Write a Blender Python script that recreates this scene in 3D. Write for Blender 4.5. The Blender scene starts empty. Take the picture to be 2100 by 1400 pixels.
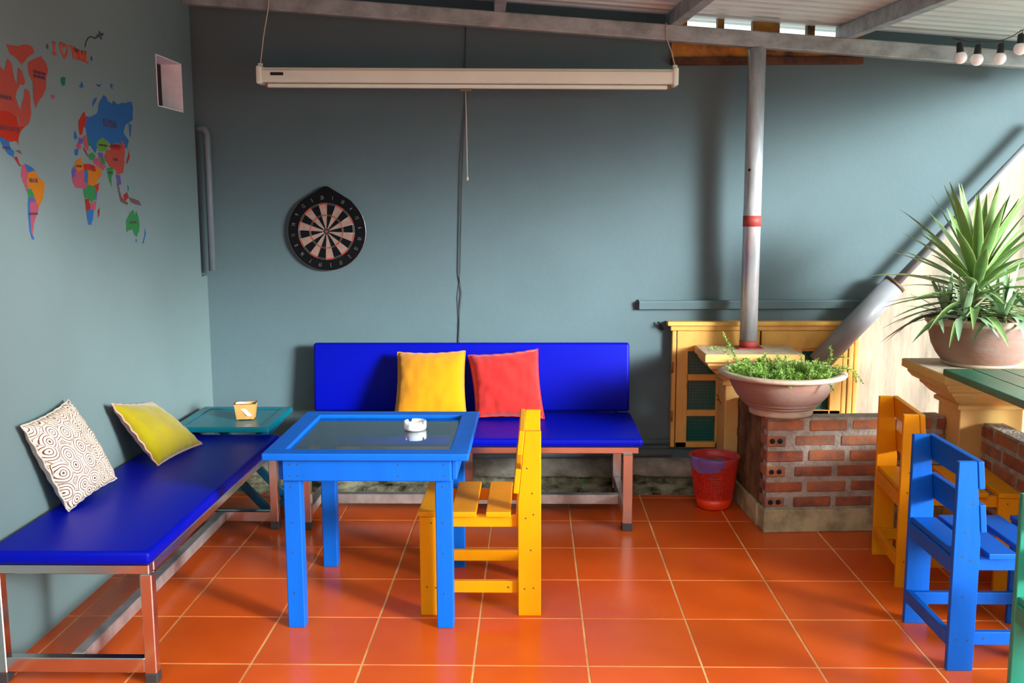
import bpy, bmesh, math, random
from mathutils import Vector, Matrix, noise
random.seed(7)
S = bpy.context.scene
COL = S.collection
PI = math.pi

# ------------------------------------------------------------------ camera
F_PX = 2005.7                                   # focal length in pixels of the 2100 px wide frame
YAW, PITCH, ROLL = 0.0215, -0.1390, -0.0036
CAM = Vector((0.2005, -4.8615, 1.6117))
def _basis():
    cy, sy, cp, sp = math.cos(YAW), math.sin(YAW), math.cos(PITCH), math.sin(PITCH)
    f = Vector((-sy*cp, cy*cp, sp)); r = Vector((cy, sy, 0)); u = r.cross(f)
    cr, sr = math.cos(ROLL), math.sin(ROLL)
    return r*cr + u*sr, -r*sr + u*cr, f
RT, UP, FW = _basis()
cd = bpy.data.cameras.new('camera'); cam = bpy.data.objects.new('camera', cd); COL.objects.link(cam)
cd.sensor_width = 36.0; cd.lens = 36.0*F_PX/2100.0; cd.clip_start = 0.05; cd.clip_end = 300
cam.matrix_world = Matrix(((RT.x, UP.x, -FW.x, CAM.x), (RT.y, UP.y, -FW.y, CAM.y), (RT.z, UP.z, -FW.z, CAM.z), (0, 0, 0, 1)))
S.camera = cam

def survey(px, py, axis, val):
    """Where the sight line through a point of the photograph meets a plane of the room (axis 0/1/2 = val)."""
    d = RT*((px-1050)/F_PX) + UP*((700-py)/F_PX) + FW
    return CAM + d*((val-CAM[axis])/d[axis])

# ------------------------------------------------------------------ light and exposure
S.view_settings.view_transform = 'Standard'; S.view_settings.look = 'None'
S.view_settings.gamma = 1.0; S.view_settings.use_curve_mapping = False
S.view_settings.exposure = 1.25
W = bpy.data.worlds.new('overcast_sky'); S.world = W; W.use_nodes = True
wn = W.node_tree.nodes; wl = W.node_tree.links
bg = wn['Background']; bg.inputs['Strength'].default_value = 1.0
# hazy sky: dim all round, brightest where the veiled sun stands, beyond the open right side
SUN_DIR = Vector((0.75, -0.60, 0.20)).normalized(); SKY_LOBE, SKY_POW, SKY_BASE, SKY_TOP = 140.0, 150.0, 0.3, 3.0
def wmath(op, x, y):
    q = wn.new('ShaderNodeMath'); q.operation = op
    for i, v in enumerate((x, y)):
        if isinstance(v, (int, float)): q.inputs[i].default_value = v
        else: wl.new(v, q.inputs[i])
    return q.outputs[0]
tcw = wn.new('ShaderNodeTexCoord'); dotw = wn.new('ShaderNodeVectorMath'); dotw.operation = 'DOT_PRODUCT'
wl.new(tcw.outputs['Generated'], dotw.inputs[0]); dotw.inputs[1].default_value = SUN_DIR
lobe = wmath('POWER', wmath('MAXIMUM', dotw.outputs['Value'], 0.0), SKY_POW)
sepw = wn.new('ShaderNodeSeparateXYZ'); wl.new(tcw.outputs['Generated'], sepw.inputs[0])
base_ = wmath('ADD', wmath('MULTIPLY', wmath('MAXIMUM', sepw.outputs[2], 0.0), SKY_TOP), SKY_BASE)
wl.new(wmath('ADD', wmath('MULTIPLY', lobe, SKY_LOBE), base_), bg.inputs['Strength'])
bg.inputs['Color'].default_value = (0.93, 0.97, 1.0, 1)
S.cycles.max_bounces = 10; S.cycles.diffuse_bounces = 6; S.cycles.use_denoising = True
S.cycles.sample_clamp_indirect = 10

# ------------------------------------------------------------------ materials
MATS = {}
def mat(name, col, rough=0.5, metal=0.0, spec=0.5, var=0.0, vscale=6.0, bump=0.0, bscale=60.0, stretch=None,
        coat=0.0, sheen=0.0, trans=0.0, ior=1.5, var_col=None, alpha=1.0):
    if name in MATS: return MATS[name]
    m = bpy.data.materials.new(name); m.use_nodes = True; MATS[name] = m
    n = m.node_tree.nodes; l = m.node_tree.links; b = n['Principled BSDF']
    c = (col[0], col[1], col[2], 1)
    b.inputs['Base Color'].default_value = c; b.inputs['Roughness'].default_value = rough
    b.inputs['Metallic'].default_value = metal; b.inputs['Specular IOR Level'].default_value = spec
    b.inputs['IOR'].default_value = ior; b.inputs['Coat Weight'].default_value = coat; b.inputs['Coat Roughness'].default_value = 0.12
    b.inputs['Sheen Weight'].default_value = sheen; b.inputs['Transmission Weight'].default_value = trans
    b.inputs['Alpha'].default_value = alpha
    if var or bump:
        tc = n.new('ShaderNodeTexCoord'); mp = n.new('ShaderNodeMapping')
        l.new(tc.outputs['Object'], mp.inputs[0])
        if stretch: mp.inputs['Scale'].default_value = stretch
    if var:
        t = n.new('ShaderNodeTexNoise'); t.inputs['Scale'].default_value = vscale; t.inputs['Detail'].default_value = 6; t.inputs['Roughness'].default_value = 0.6
        l.new(mp.outputs[0], t.inputs['Vector'])
        r = n.new('ShaderNodeValToRGB'); l.new(t.outputs['Fac'], r.inputs[0])
        v2 = var_col or tuple(x*(1-var) for x in col)
        r.color_ramp.elements[0].position = 0.34; r.color_ramp.elements[1].position = 0.62
        r.color_ramp.elements[0].color = (v2[0], v2[1], v2[2], 1); r.color_ramp.elements[1].color = c
        l.new(r.outputs[0], b.inputs['Base Color'])
    if bump:
        t2 = n.new('ShaderNodeTexNoise'); t2.inputs['Scale'].default_value = bscale; t2.inputs['Detail'].default_value = 4
        l.new(mp.outputs[0], t2.inputs['Vector'])
        bp = n.new('ShaderNodeBump'); bp.inputs['Strength'].default_value = bump; bp.inputs['Distance'].default_value = 0.01
        l.new(t2.outputs['Fac'], bp.inputs['Height']); l.new(bp.outputs[0], b.inputs['Normal'])
    return m

M_wall = mat('painted_plaster_blue_grey', (0.099, 0.156, 0.167), 0.75, var=0.10, vscale=1.3, bump=0.07, bscale=35, spec=0.25)
M_wall2 = mat('painted_plaster_pale_blue_grey', (0.14, 0.203, 0.20), 0.75, var=0.08, vscale=1.3, bump=0.07, bscale=35, spec=0.25)
M_cream = mat('bare_cream_plaster', (0.46, 0.39, 0.28), 0.85, var=0.3, vscale=1.7, bump=0.3, bscale=18, stretch=(2.5, 1, 0.6), var_col=(0.15, 0.14, 0.11), spec=0.2)
M_conc = mat('rough_concrete', (0.40, 0.37, 0.30), 0.9, var=0.5, vscale=9, bump=0.7, bscale=30, spec=0.2)
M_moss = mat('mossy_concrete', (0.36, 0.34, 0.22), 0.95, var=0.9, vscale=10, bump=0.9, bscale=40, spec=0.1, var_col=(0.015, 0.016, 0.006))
M_grey = mat('grey_conduit', (0.13, 0.165, 0.18), 0.6, var=0.2, vscale=8)
M_white_wall = mat('white_reveal', (0.90, 0.88, 0.92), 0.8, var=0.12, vscale=12)
M_dark = mat('painted_shade_black', (0.01, 0.01, 0.012), 0.9)  # black colour standing in for the shade inside gaps and holes
M_galv = mat('galvanised_steel', (0.38, 0.45, 0.45), 0.45, metal=0.25, var=0.40, vscale=14, bump=0.15, bscale=40, stretch=(0.7, 1, 1))
M_pole = mat('galvanised_pole', (0.60, 0.65, 0.67), 0.30, metal=0.45, var=0.35, vscale=16, stretch=(1, 1, 0.25))
M_roof = mat('white_corrugated_sheet', (0.55, 0.73, 0.73), 0.45, var=0.12, vscale=2, spec=0.4)
M_pipe = mat('grey_plastic_pipe', (0.27, 0.285, 0.30), 0.45, var=0.15, vscale=6)
M_yframe = mat('ochre_window_paint', (0.83, 0.46, 0.10), 0.5, var=0.25, vscale=9, bump=0.1, bscale=40, stretch=(1, 1, 0.4))
M_yold = mat('peeling_ochre_paint', (0.55, 0.22, 0.02), 0.6, var=0.95, vscale=7, bump=0.3, bscale=30, var_col=(0.03, 0.015, 0.006))
M_yoldd = mat('dark_rotten_wood', (0.10, 0.035, 0.012), 0.8, var=0.6, vscale=12)
M_ycap = mat('yellow_ochre_plaster', (0.80, 0.45, 0.15), 0.8, var=0.22, vscale=5, bump=0.2, bscale=25, var_col=(0.62, 0.42, 0.13), spec=0.2)
M_captop = mat('weathered_cap_top', (0.62, 0.50, 0.34), 0.85, var=0.3, vscale=9, bump=0.3)
M_brick = mat('red_brick', (0.42, 0.125, 0.060), 0.85, var=0.65, vscale=11, bump=0.8, bscale=35, spec=0.15, var_col=(0.16, 0.075, 0.060))
M_brick2 = mat('orange_brick', (0.50, 0.17, 0.07), 0.85, var=0.6, var_col=(0.22, 0.13, 0.10), vscale=10, bump=0.5, bscale=45, spec=0.15)
M_mud = mat('mortar_smeared_brick', (0.24, 0.13, 0.06), 0.95, var=0.75, vscale=7, bump=0.9, bscale=30, spec=0.1, var_col=(0.07, 0.04, 0.02))
M_mortar = mat('grey_mortar', (0.46, 0.41, 0.34), 0.95, var=0.4, vscale=14, bump=1.0, bscale=60, spec=0.1)
M_plinth = mat('stained_render', (0.50, 0.44, 0.26), 0.9, var=0.6, vscale=7, bump=0.5, bscale=30, spec=0.1, var_col=(0.20, 0.17, 0.09))
M_vinyl = mat('royal_blue_vinyl', (0.0, 0.003, 0.31), 0.42, spec=0.12, bump=0.05, bscale=400)
M_steel = mat('stainless_tube', (0.80, 0.74, 0.71), 0.20, metal=1.0, var=0.12, vscale=9)
M_dusty = mat('dusty_stainless_tube', (0.62, 0.56, 0.52), 0.42, metal=0.7, var=0.35, vscale=12)
M_rubber = mat('black_rubber', (0.035, 0.032, 0.03), 0.6)
M_blue = mat('sky_blue_paint', (0.0, 0.112, 0.54), 0.45, spec=0.22, var=0.16, vscale=5, bump=0.12, bscale=35, stretch=(1, 1, 0.25))
M_blue2 = mat('cobalt_blue_paint', (0.0, 0.095, 0.46), 0.45, spec=0.22, var=0.15, vscale=5, bump=0.12, bscale=35, stretch=(1, 1, 0.25))
M_yel = mat('sunflower_paint', (0.74, 0.275, 0.0), 0.45, spec=0.22, var=0.14, vscale=5, bump=0.12, bscale=35, stretch=(1, 1, 0.25))
M_grn = mat('jade_green_paint', (0.015, 0.27, 0.17), 0.42, var=0.18, vscale=4, bump=0.12, bscale=35)
M_dgrn = mat('dark_green_paint', (0.01, 0.16, 0.09), 0.25, var=0.35, vscale=3, bump=0.08, bscale=20, stretch=(4, 0.6, 1))
M_teal = mat('teal_paint', (0.0, 0.155, 0.20), 0.28, var=0.2, vscale=4, bump=0.05)
M_tealleg = mat('teal_leg_paint', (0.0, 0.075, 0.15), 0.5, var=0.2)
M_nail = mat('nail_hole', (0.04, 0.03, 0.02), 0.7)
M_tglass = mat('tinted_table_glass', (0.22, 0.42, 0.46), 0.0, trans=1.0, ior=1.8)
M_ceram = mat('white_ceramic', (0.88, 0.88, 0.86), 0.12)
M_ash = mat('ash_grey', (0.5, 0.48, 0.46), 0.8)
M_tan = mat('tan_wood', (0.62, 0.33, 0.09), 0.5, var=0.25, vscale=18, stretch=(1, 1, 0.3))
M_tanedge = mat('dark_rim_wood', (0.10, 0.05, 0.02), 0.5)
M_paper = mat('white_paper', (0.88, 0.87, 0.86), 0.8)
M_redbin = mat('red_plastic', (0.72, 0.025, 0.008), 0.35)
M_redbin2 = mat('orange_red_plastic', (0.90, 0.05, 0.008), 0.3)
M_liner = mat('violet_bin_bag', (0.16, 0.13, 0.55), 0.25, trans=0.35, alpha=0.75)
M_liner2 = mat('clear_bin_bag', (0.45, 0.25, 0.35), 0.2, trans=0.3, alpha=0.16)
M_clay = mat('unglazed_clay', (0.29, 0.205, 0.165), 0.75, var=0.28, vscale=7, bump=0.15, bscale=40, stretch=(1, 1, 2.5), var_col=(0.30, 0.16, 0.115), spec=0.25)
M_clay2 = mat('pale_clay_rim', (0.52, 0.40, 0.29), 0.8, var=0.25, vscale=9, bump=0.15)
M_soil = mat('potting_soil', (0.09, 0.055, 0.03), 0.95, var=0.5, vscale=40, bump=1.0, bscale=60)
M_fern = mat('asparagus_fern_green', (0.13, 0.32, 0.03), 0.5, var=0.5, vscale=14, var_col=(0.26, 0.46, 0.07))
M_fern2 = mat('fern_stem', (0.24, 0.30, 0.07), 0.6)
M_leaf = mat('yucca_leaf', (0.13, 0.27, 0.07), 0.38, var=0.45, vscale=5, var_col=(0.22, 0.40, 0.13))
M_leafe = mat('yucca_leaf_margin', (0.50, 0.56, 0.20), 0.45)
M_leafs = mat('silver_green_leaf', (0.20, 0.34, 0.21), 0.4, var=0.4, vscale=6, var_col=(0.32, 0.48, 0.26))
M_leafd = mat('withered_leaf', (0.36, 0.23, 0.10), 0.7, var=0.3, vscale=8)
M_trunk = mat('yucca_trunk', (0.12, 0.06, 0.03), 0.9, bump=0.8, bscale=30)
M_black = mat('black_enamel', (0.008, 0.008, 0.008), 0.4)
M_wire = mat('wire_steel', (0.45, 0.45, 0.42), 0.35, metal=0.8)
M_cordw = mat('pale_cord', (0.62, 0.55, 0.42), 0.7)
M_cable = mat('dark_cable', (0.045, 0.055, 0.06), 0.5)
M_screen = mat('cream_enamel', (0.84, 0.93, 0.78), 0.35, var=0.08, vscale=3)
M_screen2 = mat('aged_cream_enamel', (0.62, 0.48, 0.27), 0.4, var=0.15, vscale=6)
M_rust = mat('rust_brown', (0.30, 0.10, 0.02), 0.6)
M_bulb = mat('opal_bulb', (0.97, 0.98, 1.0), 0.15)
M_sisal_b = mat('dartboard_black', (0.006, 0.006, 0.007), 0.9, spec=0.08)
M_sisal_w = mat('dartboard_cream', (0.34, 0.23, 0.18), 0.85, spec=0.1, var=0.25, vscale=30)
M_sisal_r = mat('dartboard_red', (0.45, 0.02, 0.008), 0.8)
M_sisal_g = mat('dartboard_green', (0.008, 0.022, 0.012), 0.8)
M_numw = mat('number_grey', (0.16, 0.16, 0.15), 0.5)
M_redpaint = mat('red_oxide_paint', (0.40, 0.05, 0.04), 0.6, var=0.3, vscale=20)
M_mesh_glass = mat('teal_window_glass', (0.004, 0.14, 0.12), 0.25, var=0.15, vscale=4)
M_meshwire = mat('dark_green_mesh', (0.0, 0.05, 0.045), 0.6)
M_moulding = M_wall

def fabric(name, col, vr=0.1):
    return mat(name, col, 0.9, spec=0.1, var=vr, vscale=5, bump=0.12, bscale=260, sheen=0.25)
M_cy = fabric('mustard_yellow_cloth', (0.60, 0.235, 0.001))
M_cr = fabric('coral_red_cloth', (0.55, 0.022, 0.018))
M_co = fabric('olive_cloth', (0.30, 0.24, 0.004), 0.15)
M_cp = fabric('dusty_pink_cloth', (0.55, 0.30, 0.22))
M_cb = fabric('beige_back_cloth', (0.46, 0.43, 0.36))

def ring_cloth():
    m = bpy.data.materials.new('ringed_print_cloth'); m.use_nodes = True
    n = m.node_tree.nodes; l = m.node_tree.links; b = n['Principled BSDF']; b.inputs['Roughness'].default_value = 0.9
    b.inputs['Specular IOR Level'].default_value = 0.1
    uv = n.new('ShaderNodeUVMap'); uv.uv_map = 'uv'
    v = n.new('ShaderNodeTexVoronoi'); v.voronoi_dimensions = '2D'; v.feature = 'F1'; v.inputs['Scale'].default_value = 5.4; v.inputs['Randomness'].default_value = 0.72
    l.new(uv.outputs[0], v.inputs['Vector'])
    v2 = n.new('ShaderNodeTexVoronoi'); v2.voronoi_dimensions = '2D'; v2.feature = 'DISTANCE_TO_EDGE'; v2.inputs['Scale'].default_value = 5.4; v2.inputs['Randomness'].default_value = 0.72
    l.new(uv.outputs[0], v2.inputs['Vector'])
    def math_(op, a, bb=None):
        q = n.new('ShaderNodeMath'); q.operation = op
        for i, x in enumerate((a, bb)):
            if x is None: continue
            if isinstance(x, (int, float)): q.inputs[i].default_value = x
            else: l.new(x, q.inputs[i])
        return q.outputs[0]
    rings = math_('LESS_THAN', math_('FRACT', math_('MULTIPLY', v.outputs['Distance'], 6.0)), 0.30)
    inner = math_('GREATER_THAN', v2.outputs['Distance'], 0.035)
    a = math_('MULTIPLY', rings, inner)
    edge = math_('LESS_THAN', v2.outputs['Distance'], 0.014)
    core = math_('LESS_THAN', v.outputs['Distance'], 0.075)
    rnd = n.new('ShaderNodeSeparateColor'); l.new(v.outputs['Color'], rnd.inputs[0])
    core = math_('MULTIPLY', core, math_('GREATER_THAN', rnd.outputs[0], 0.45))
    f = math_('MINIMUM', math_('ADD', math_('ADD', a, edge), core), 1.0)
    mx = n.new('ShaderNodeMix'); mx.data_type = 'RGBA'
    mx.inputs[6].default_value = (0.74, 0.60, 0.47, 1); mx.inputs[7].default_value = (0.115, 0.045, 0.025, 1)
    l.new(f, mx.inputs[0]); l.new(mx.outputs[2], b.inputs['Base Color'])
    return m
M_ring = ring_cloth()

def tile_mat():
    m = bpy.data.materials.new('terracotta_tile'); m.use_nodes = True
    n = m.node_tree.nodes; l = m.node_tree.links; b = n['Principled BSDF']
    tc = n.new('ShaderNodeTexCoord')
    mp = n.new('ShaderNodeMapping'); mp.inputs['Scale'].default_value = (2.5, 2.5, 0); l.new(tc.outputs['Object'], mp.inputs[0])
    fl = n.new('ShaderNodeVectorMath'); fl.operation = 'FLOOR'; l.new(mp.outputs[0], fl.inputs[0])
    w = n.new('ShaderNodeTexWhiteNoise'); w.noise_dimensions = '3D'; l.new(fl.outputs[0], w.inputs['Vector'])
    t = n.new('ShaderNodeTexNoise'); t.inputs['Scale'].default_value = 2.0; t.inputs['Detail'].default_value = 3; l.new(tc.outputs['Object'], t.inputs['Vector'])
    r = n.new('ShaderNodeValToRGB'); l.new(t.outputs['Fac'], r.inputs[0])
    r.color_ramp.elements[0].position = 0.3; r.color_ramp.elements[1].position = 0.7
    r.color_ramp.elements[0].color = (0.60, 0.075, 0.006, 1); r.color_ramp.elements[1].color = (0.72, 0.115, 0.012, 1)
    hs = n.new('ShaderNodeHueSaturation'); l.new(r.outputs[0], hs.inputs['Color'])
    mr = n.new('ShaderNodeMapRange'); mr.inputs[3].default_value = 0.88; mr.inputs[4].default_value = 1.08
    l.new(w.outputs['Value'], mr.inputs[0]); l.new(mr.outputs[0], hs.inputs['Value'])
    l.new(hs.outputs[0], b.inputs['Base Color'])
    mr2 = n.new('ShaderNodeMapRange'); mr2.inputs[3].default_value = 0.21; mr2.inputs[4].default_value = 0.245
    l.new(t.outputs['Fac'], mr2.inputs[0]); l.new(mr2.outputs[0], b.inputs['Roughness'])
    b.inputs['Specular IOR Level'].default_value = 0.24
    return m
M_tile = tile_mat()
M_grout = mat('pale_grout', (0.85, 0.52, 0.22), 0.8, var=0.4, vscale=4, var_col=(0.55, 0.24, 0.07))

# ------------------------------------------------------------------ mesh building
class MB:
    def __init__(s): s.bm = bmesh.new(); s.mi = 0; s.uv = s.bm.loops.layers.uv.new('uv')
    def _tag(s, faces, mi, smooth):
        for f in faces:
            if f.is_valid: f.material_index = s.mi if mi is None else mi; f.smooth = smooth
    def box(s, c, size, rot=None, bevel=0.0, mi=None, seg=2, smooth=False):
        old = set(s.bm.faces)
        r = bmesh.ops.create_cube(s.bm, size=1.0)
        vs = r['verts']
        for v in vs: v.co = Vector((v.co.x*size[0], v.co.y*size[1], v.co.z*size[2]))
        if bevel:
            es = list({e for v in vs for e in v.link_edges})
            rr = bmesh.ops.bevel(s.bm, geom=es, offset=bevel, segments=seg, profile=0.5, affect='EDGES')
            vs = list({v for f in s.bm.faces if f not in old for v in f.verts})
        m = Matrix.Translation(Vector(c)) @ (rot.to_4x4() if rot else Matrix.Identity(4))
        for v in vs: v.co = m @ v.co
        fs = [f for f in s.bm.faces if f not in old]
        s._tag(fs, mi, smooth); return s
    def prism(s, poly, org, ax_u, ax_v, ax_w, t, bevel=0.0, mi=None):
        """polygon (u,v) laid at org, extruded from 0 to t along ax_w"""
        org, ax_u, ax_v, ax_w = Vector(org), Vector(ax_u), Vector(ax_v), Vector(ax_w)
        old = set(s.bm.faces)
        a = [s.bm.verts.new(org + ax_u*p[0] + ax_v*p[1]) for p in poly]
        b = [s.bm.verts.new(org + ax_u*p[0] + ax_v*p[1] + ax_w*t) for p in poly]
        s.bm.faces.new(a); s.bm.faces.new(list(reversed(b)))
        k = len(poly)
        for i in range(k): s.bm.faces.new((a[(i+1) % k], a[i], b[i], b[(i+1) % k]))
        fs = [f for f in s.bm.faces if f not in old]
        bmesh.ops.recalc_face_normals(s.bm, faces=fs)
        if bevel:
            es = list({e for f in fs for e in f.edges})
            bmesh.ops.bevel(s.bm, geom=es, offset=bevel, segments=1, profile=0.5, affect='EDGES')
        s._tag([f for f in s.bm.faces if f not in old], mi, False); return s
    def tube(s, pts, r, n=10, mi=None, caps=True, radii=None, smooth=True, square=False):
        pts = [Vector(p) for p in pts]; old = set(s.bm.faces); rings = []
        up = None
        for i, p in enumerate(pts):
            d = (pts[min(i+1, len(pts)-1)] - pts[max(i-1, 0)]).normalized()
            if up is None:
                up = Vector((0, 0, 1)) if abs(d.z) < 0.9 else Vector((0, 1, 0))
            x = d.cross(up).normalized(); y = x.cross(d).normalized(); up = y
            rr = radii[i] if radii else r
            rings.append([s.bm.verts.new(p + x*math.cos(2*PI*j/n)*rr + y*math.sin(2*PI*j/n)*rr) for j in range(n)])
        for a, b in zip(rings, rings[1:]):
            for j in range(n): s.bm.faces.new((a[j], a[(j+1) % n], b[(j+1) % n], b[j]))
        if caps: s.bm.faces.new(list(reversed(rings[0]))); s.bm.faces.new(rings[-1])
        fs = [f for f in s.bm.faces if f not in old]; bmesh.ops.recalc_face_normals(s.bm, faces=fs)
        s._tag(fs, mi, smooth); return s
    def lathe(s, prof, c=(0, 0, 0), n=48, mi=None, close=False, smooth=True):
        old = set(s.bm.faces); c = Vector(c); rings = []
        for r, z in prof:
            if r < 1e-6: rings.append([s.bm.verts.new(c + Vector((0, 0, z)))])
            else: rings.append([s.bm.verts.new(c + Vector((r*math.cos(2*PI*j/n), r*math.sin(2*PI*j/n), z))) for j in range(n)])
        for a, b in zip(rings, rings[1:]):
            for j in range(n):
                k = (j+1) % n
                if len(a) == 1 and len(b) == 1: continue
                if len(a) == 1: s.bm.faces.new((a[0], b[k], b[j]))
                elif len(b) == 1: s.bm.faces.new((a[j], a[k], b[0]))
                else: s.bm.faces.new((a[j], a[k], b[k], b[j]))
        fs = [f for f in s.bm.faces if f not in old]; bmesh.ops.recalc_face_normals(s.bm, faces=fs)
        s._tag(fs, mi, smooth); return s
    def sphere(s, c, r, mi=None, u=20, v=12, sc=(1, 1, 1)):
        prof = [(r*math.sin(PI*i/v), -r*math.cos(PI*i/v)) for i in range(v+1)]
        old = set(s.bm.verts); s.lathe(prof, (0, 0, 0), u, mi)
        for w in s.bm.verts:
            if w not in old: w.co = Vector((w.co.x*sc[0], w.co.y*sc[1], w.co.z*sc[2])) + Vector(c)
        return s
    def disc(s, c, r, nrm, n=8, mi=None):
        q = Vector(nrm).to_track_quat('Z', 'Y'); c = Vector(c)
        f = s.bm.faces.new([s.bm.verts.new(c + q @ Vector((r*math.cos(2*PI*j/n), r*math.sin(2*PI*j/n), 0))) for j in range(n)])
        s._tag([f], mi, False); return s
    def face(s, pts, mi=None, smooth=False):
        f = s.bm.faces.new([s.bm.verts.new(Vector(p)) for p in pts]); s._tag([f], mi, smooth); return s
    def build(s, name, mats, parent=None, world=False):
        me = bpy.data.meshes.new(name); s.bm.to_mesh(me); s.bm.free()
        for m in (mats if isinstance(mats, (list, tuple)) else [mats]): me.materials.append(m)
        o = bpy.data.objects.new(name, me); COL.objects.link(o)
        if parent:
            o.parent = parent
            if world: o.matrix_parent_inverse = Matrix.Translation(-parent.location)
        return o

def tag(o, label, cat, group=None, kind=None):
    if label: o['label'] = label
    if cat: o['category'] = cat
    if group: o['group'] = group
    if kind: o['kind'] = kind
    return o
def struct(o, label=None):
    o['kind'] = 'structure'
    if label: o['label'] = label
    return o
def thing(name, label, cat, loc=(0, 0, 0), rz=0.0, group=None):
    o = bpy.data.objects.new(name, None); COL.objects.link(o); o.empty_display_size = 0.05
    o.location = loc; o.rotation_euler = (0, 0, rz)
    return tag(o, label, cat, group)
def group_copy(root, loc, rz, label):
    r = root.copy(); COL.objects.link(r); r.location = loc; r.rotation_euler = (0, 0, rz); r['label'] = label
    for ch in list(root.children):
        c = ch.copy(); COL.objects.link(c); c.parent = r
        for g in list(ch.children):
            d = g.copy(); COL.objects.link(d); d.parent = c
    return r
def RZ(a): return Matrix.Rotation(a, 3, 'Z')
def RY(a): return Matrix.Rotation(a, 3, 'Y')
def RX(a): return Matrix.Rotation(a, 3, 'X')

def text_mesh(txt, size, ext=0.0006):
    cu = bpy.data.curves.new('lettering', 'FONT'); cu.body = txt; cu.size = size; cu.align_x = 'CENTER'; cu.align_y = 'CENTER'; cu.extrude = ext
    ob = bpy.data.objects.new('lettering', cu); COL.objects.link(ob)
    me = bpy.data.meshes.new_from_object(ob.evaluated_get(bpy.context.evaluated_depsgraph_get()))
    bpy.data.objects.remove(ob); bpy.data.curves.remove(cu)
    return me
def add_text(mb, txt, size, mtx, mi=None, bold=0.0):
    me = text_mesh(txt, size); old = set(mb.bm.verts); oldf = set(mb.bm.faces)
    mb.bm.from_mesh(me); bpy.data.meshes.remove(me)
    for v in mb.bm.verts:
        if v not in old: v.co = mtx @ v.co
    mb._tag([f for f in mb.bm.faces if f not in oldf], mi, False)

# ------------------------------------------------------------------ the room
WX, WY = -1.65, 0.66            # faces of the left wall and of the back wall
SLX, SLY = -0.0806, 0.026       # roof falls to the right and slightly towards the camera
BEAM_Y = 0.48
def beam_bottom(x): return 2.537 + SLX*(x+0.03)
BEAM_H = 0.082; PUR_H = 0.075
def roof_z(x, y): return beam_bottom(x) + BEAM_H + PUR_H + 0.004 + SLY*(y-BEAM_Y)

def build_floor():
    b = MB(); b.box((0.8, -3.96, -0.0515), (4.95, 9.4, 0.10), mi=1)
    xs = [-1.65 + 0.057]; g = 0.0036
    cols = [-1.65, -1.6, -1.193, -0.80, -0.405, -0.008, 0.395, 0.797, 1.202, 1.612, 2.015, 2.42, 2.82, 3.22]
    for i in range(len(cols)-1):
        for j in range(-2, 22):
            y0, y1 = -0.4*j-0.4, -0.4*j
            y1 = min(y1, 0.7)
            x0, x1 = cols[i], cols[i+1]
            if x1-x0 < 0.06: x0 -= 0.05
            b.box(((x0+x1)/2, (y0+y1)/2, -0.0045), (x1-x0-2*g, y1-y0-2*g, 0.009), bevel=0.0012, seg=1, mi=0)
    return struct(b.build('floor', [M_tile, M_grout]), 'glossy terracotta tile floor with pale grout lines')
build_floor()
b = MB(); b.box((4, -8, -0.75), (70, 70, 0.3))
struct(b.build('ground_outside', mat('pale_paving', (0.36, 0.35, 0.32), 0.9, var=0.2, vscale=1)), 'pale ground outside')

FRONT_H, RIGHT_X, RIGHT_H = 4.0, 7.0, 0.2
# left wall with a square hole
HY0, HY1, HZ0, HZ1 = 0.045, 0.395, 2.10, 2.35
b = MB(); T = 0.14; xc = WX - T/2
def wbox(y0, y1, z0, z1): b.box((xc, (y0+y1)/2, (z0+z1)/2), (T, y1-y0, z1-z0))
wbox(-6.0, HY0, -0.1, 3.3); wbox(HY1, WY+0.2, -0.1, 1.22); wbox(HY1, WY-0.095, 1.22, 3.3); b.box((WX-0.10, WY+0.05, 2.26), (0.08, 0.29, 2.08), mi=1); wbox(HY0, HY1, -0.1, HZ0); wbox(HY0, HY1, HZ1, 3.3)  # the black block paints in the dark of the corner gap
wl_ = struct(b.build('wall_left', [M_wall2, M_dark]), 'blue-grey painted plaster wall carrying the map')
b = MB(); q = 0.004
b.box((xc+0.003, HY1-q/2, (HZ0+HZ1)/2), (T, q, HZ1-HZ0)); b.box((xc+0.003, (HY0+HY1)/2, HZ0+q/2), (T, HY1-HY0, q))
b.box((xc+0.003, (HY0+HY1)/2, HZ1-q/2), (T, HY1-HY0, q)); b.box((xc+0.003, HY0+q/2, (HZ0+HZ1)/2), (T, q, HZ1-HZ0))
b.box((WX-0.125, (HY0+HY1)/2, (HZ0+HZ1)/2), (0.04, HY1-HY0-0.009, HZ1-HZ0-0.009), mi=1)  # black panel stands in for the unlit depth behind the opening
struct(b.build('window_3', [M_white_wall, M_dark]), 'small square wall opening with whitewashed reveal')

# back wall: blue paint down to a sloping line, bare cream plaster below it on the right, a hole for the transom window
TX0, TX1, TZ = 0.955, 1.99, 2.36
def roofline(x): return roof_z(x, WY) + 0.02
LA, LB = Vector((1.99, 0.93)), Vector((4.6, 3.76))       # the sloping paint edge
T2 = 0.16
b = MB()
def wpoly(poly, mi=0): b.prism(poly, (0, WY, 0), (1, 0, 0), (0, 0, 1), (0, 1, 0), T2, mi=mi)
wpoly([(-1.9, -0.1), (2.0, -0.1), (LA.x, LA.y), (LA.x, TZ), (-1.9, TZ)])
wpoly([(-1.9, TZ), (TX0, TZ), (TX0, roofline(TX0)), (-1.9, roofline(-1.9))])
xe = LA.x + (TZ-LA.y)/(LB.y-LA.y)*(LB.x-LA.x)
wpoly([(LA.x, LA.y), (xe, TZ), (LA.x, TZ)])
wpoly([(TX1, TZ), (xe, TZ), (4.6, TZ+0.04), (4.6, 2.45), (TX1, roofline(TX1))])
struct(b.build('wall_back', M_wall), 'blue-grey painted back wall')
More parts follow.
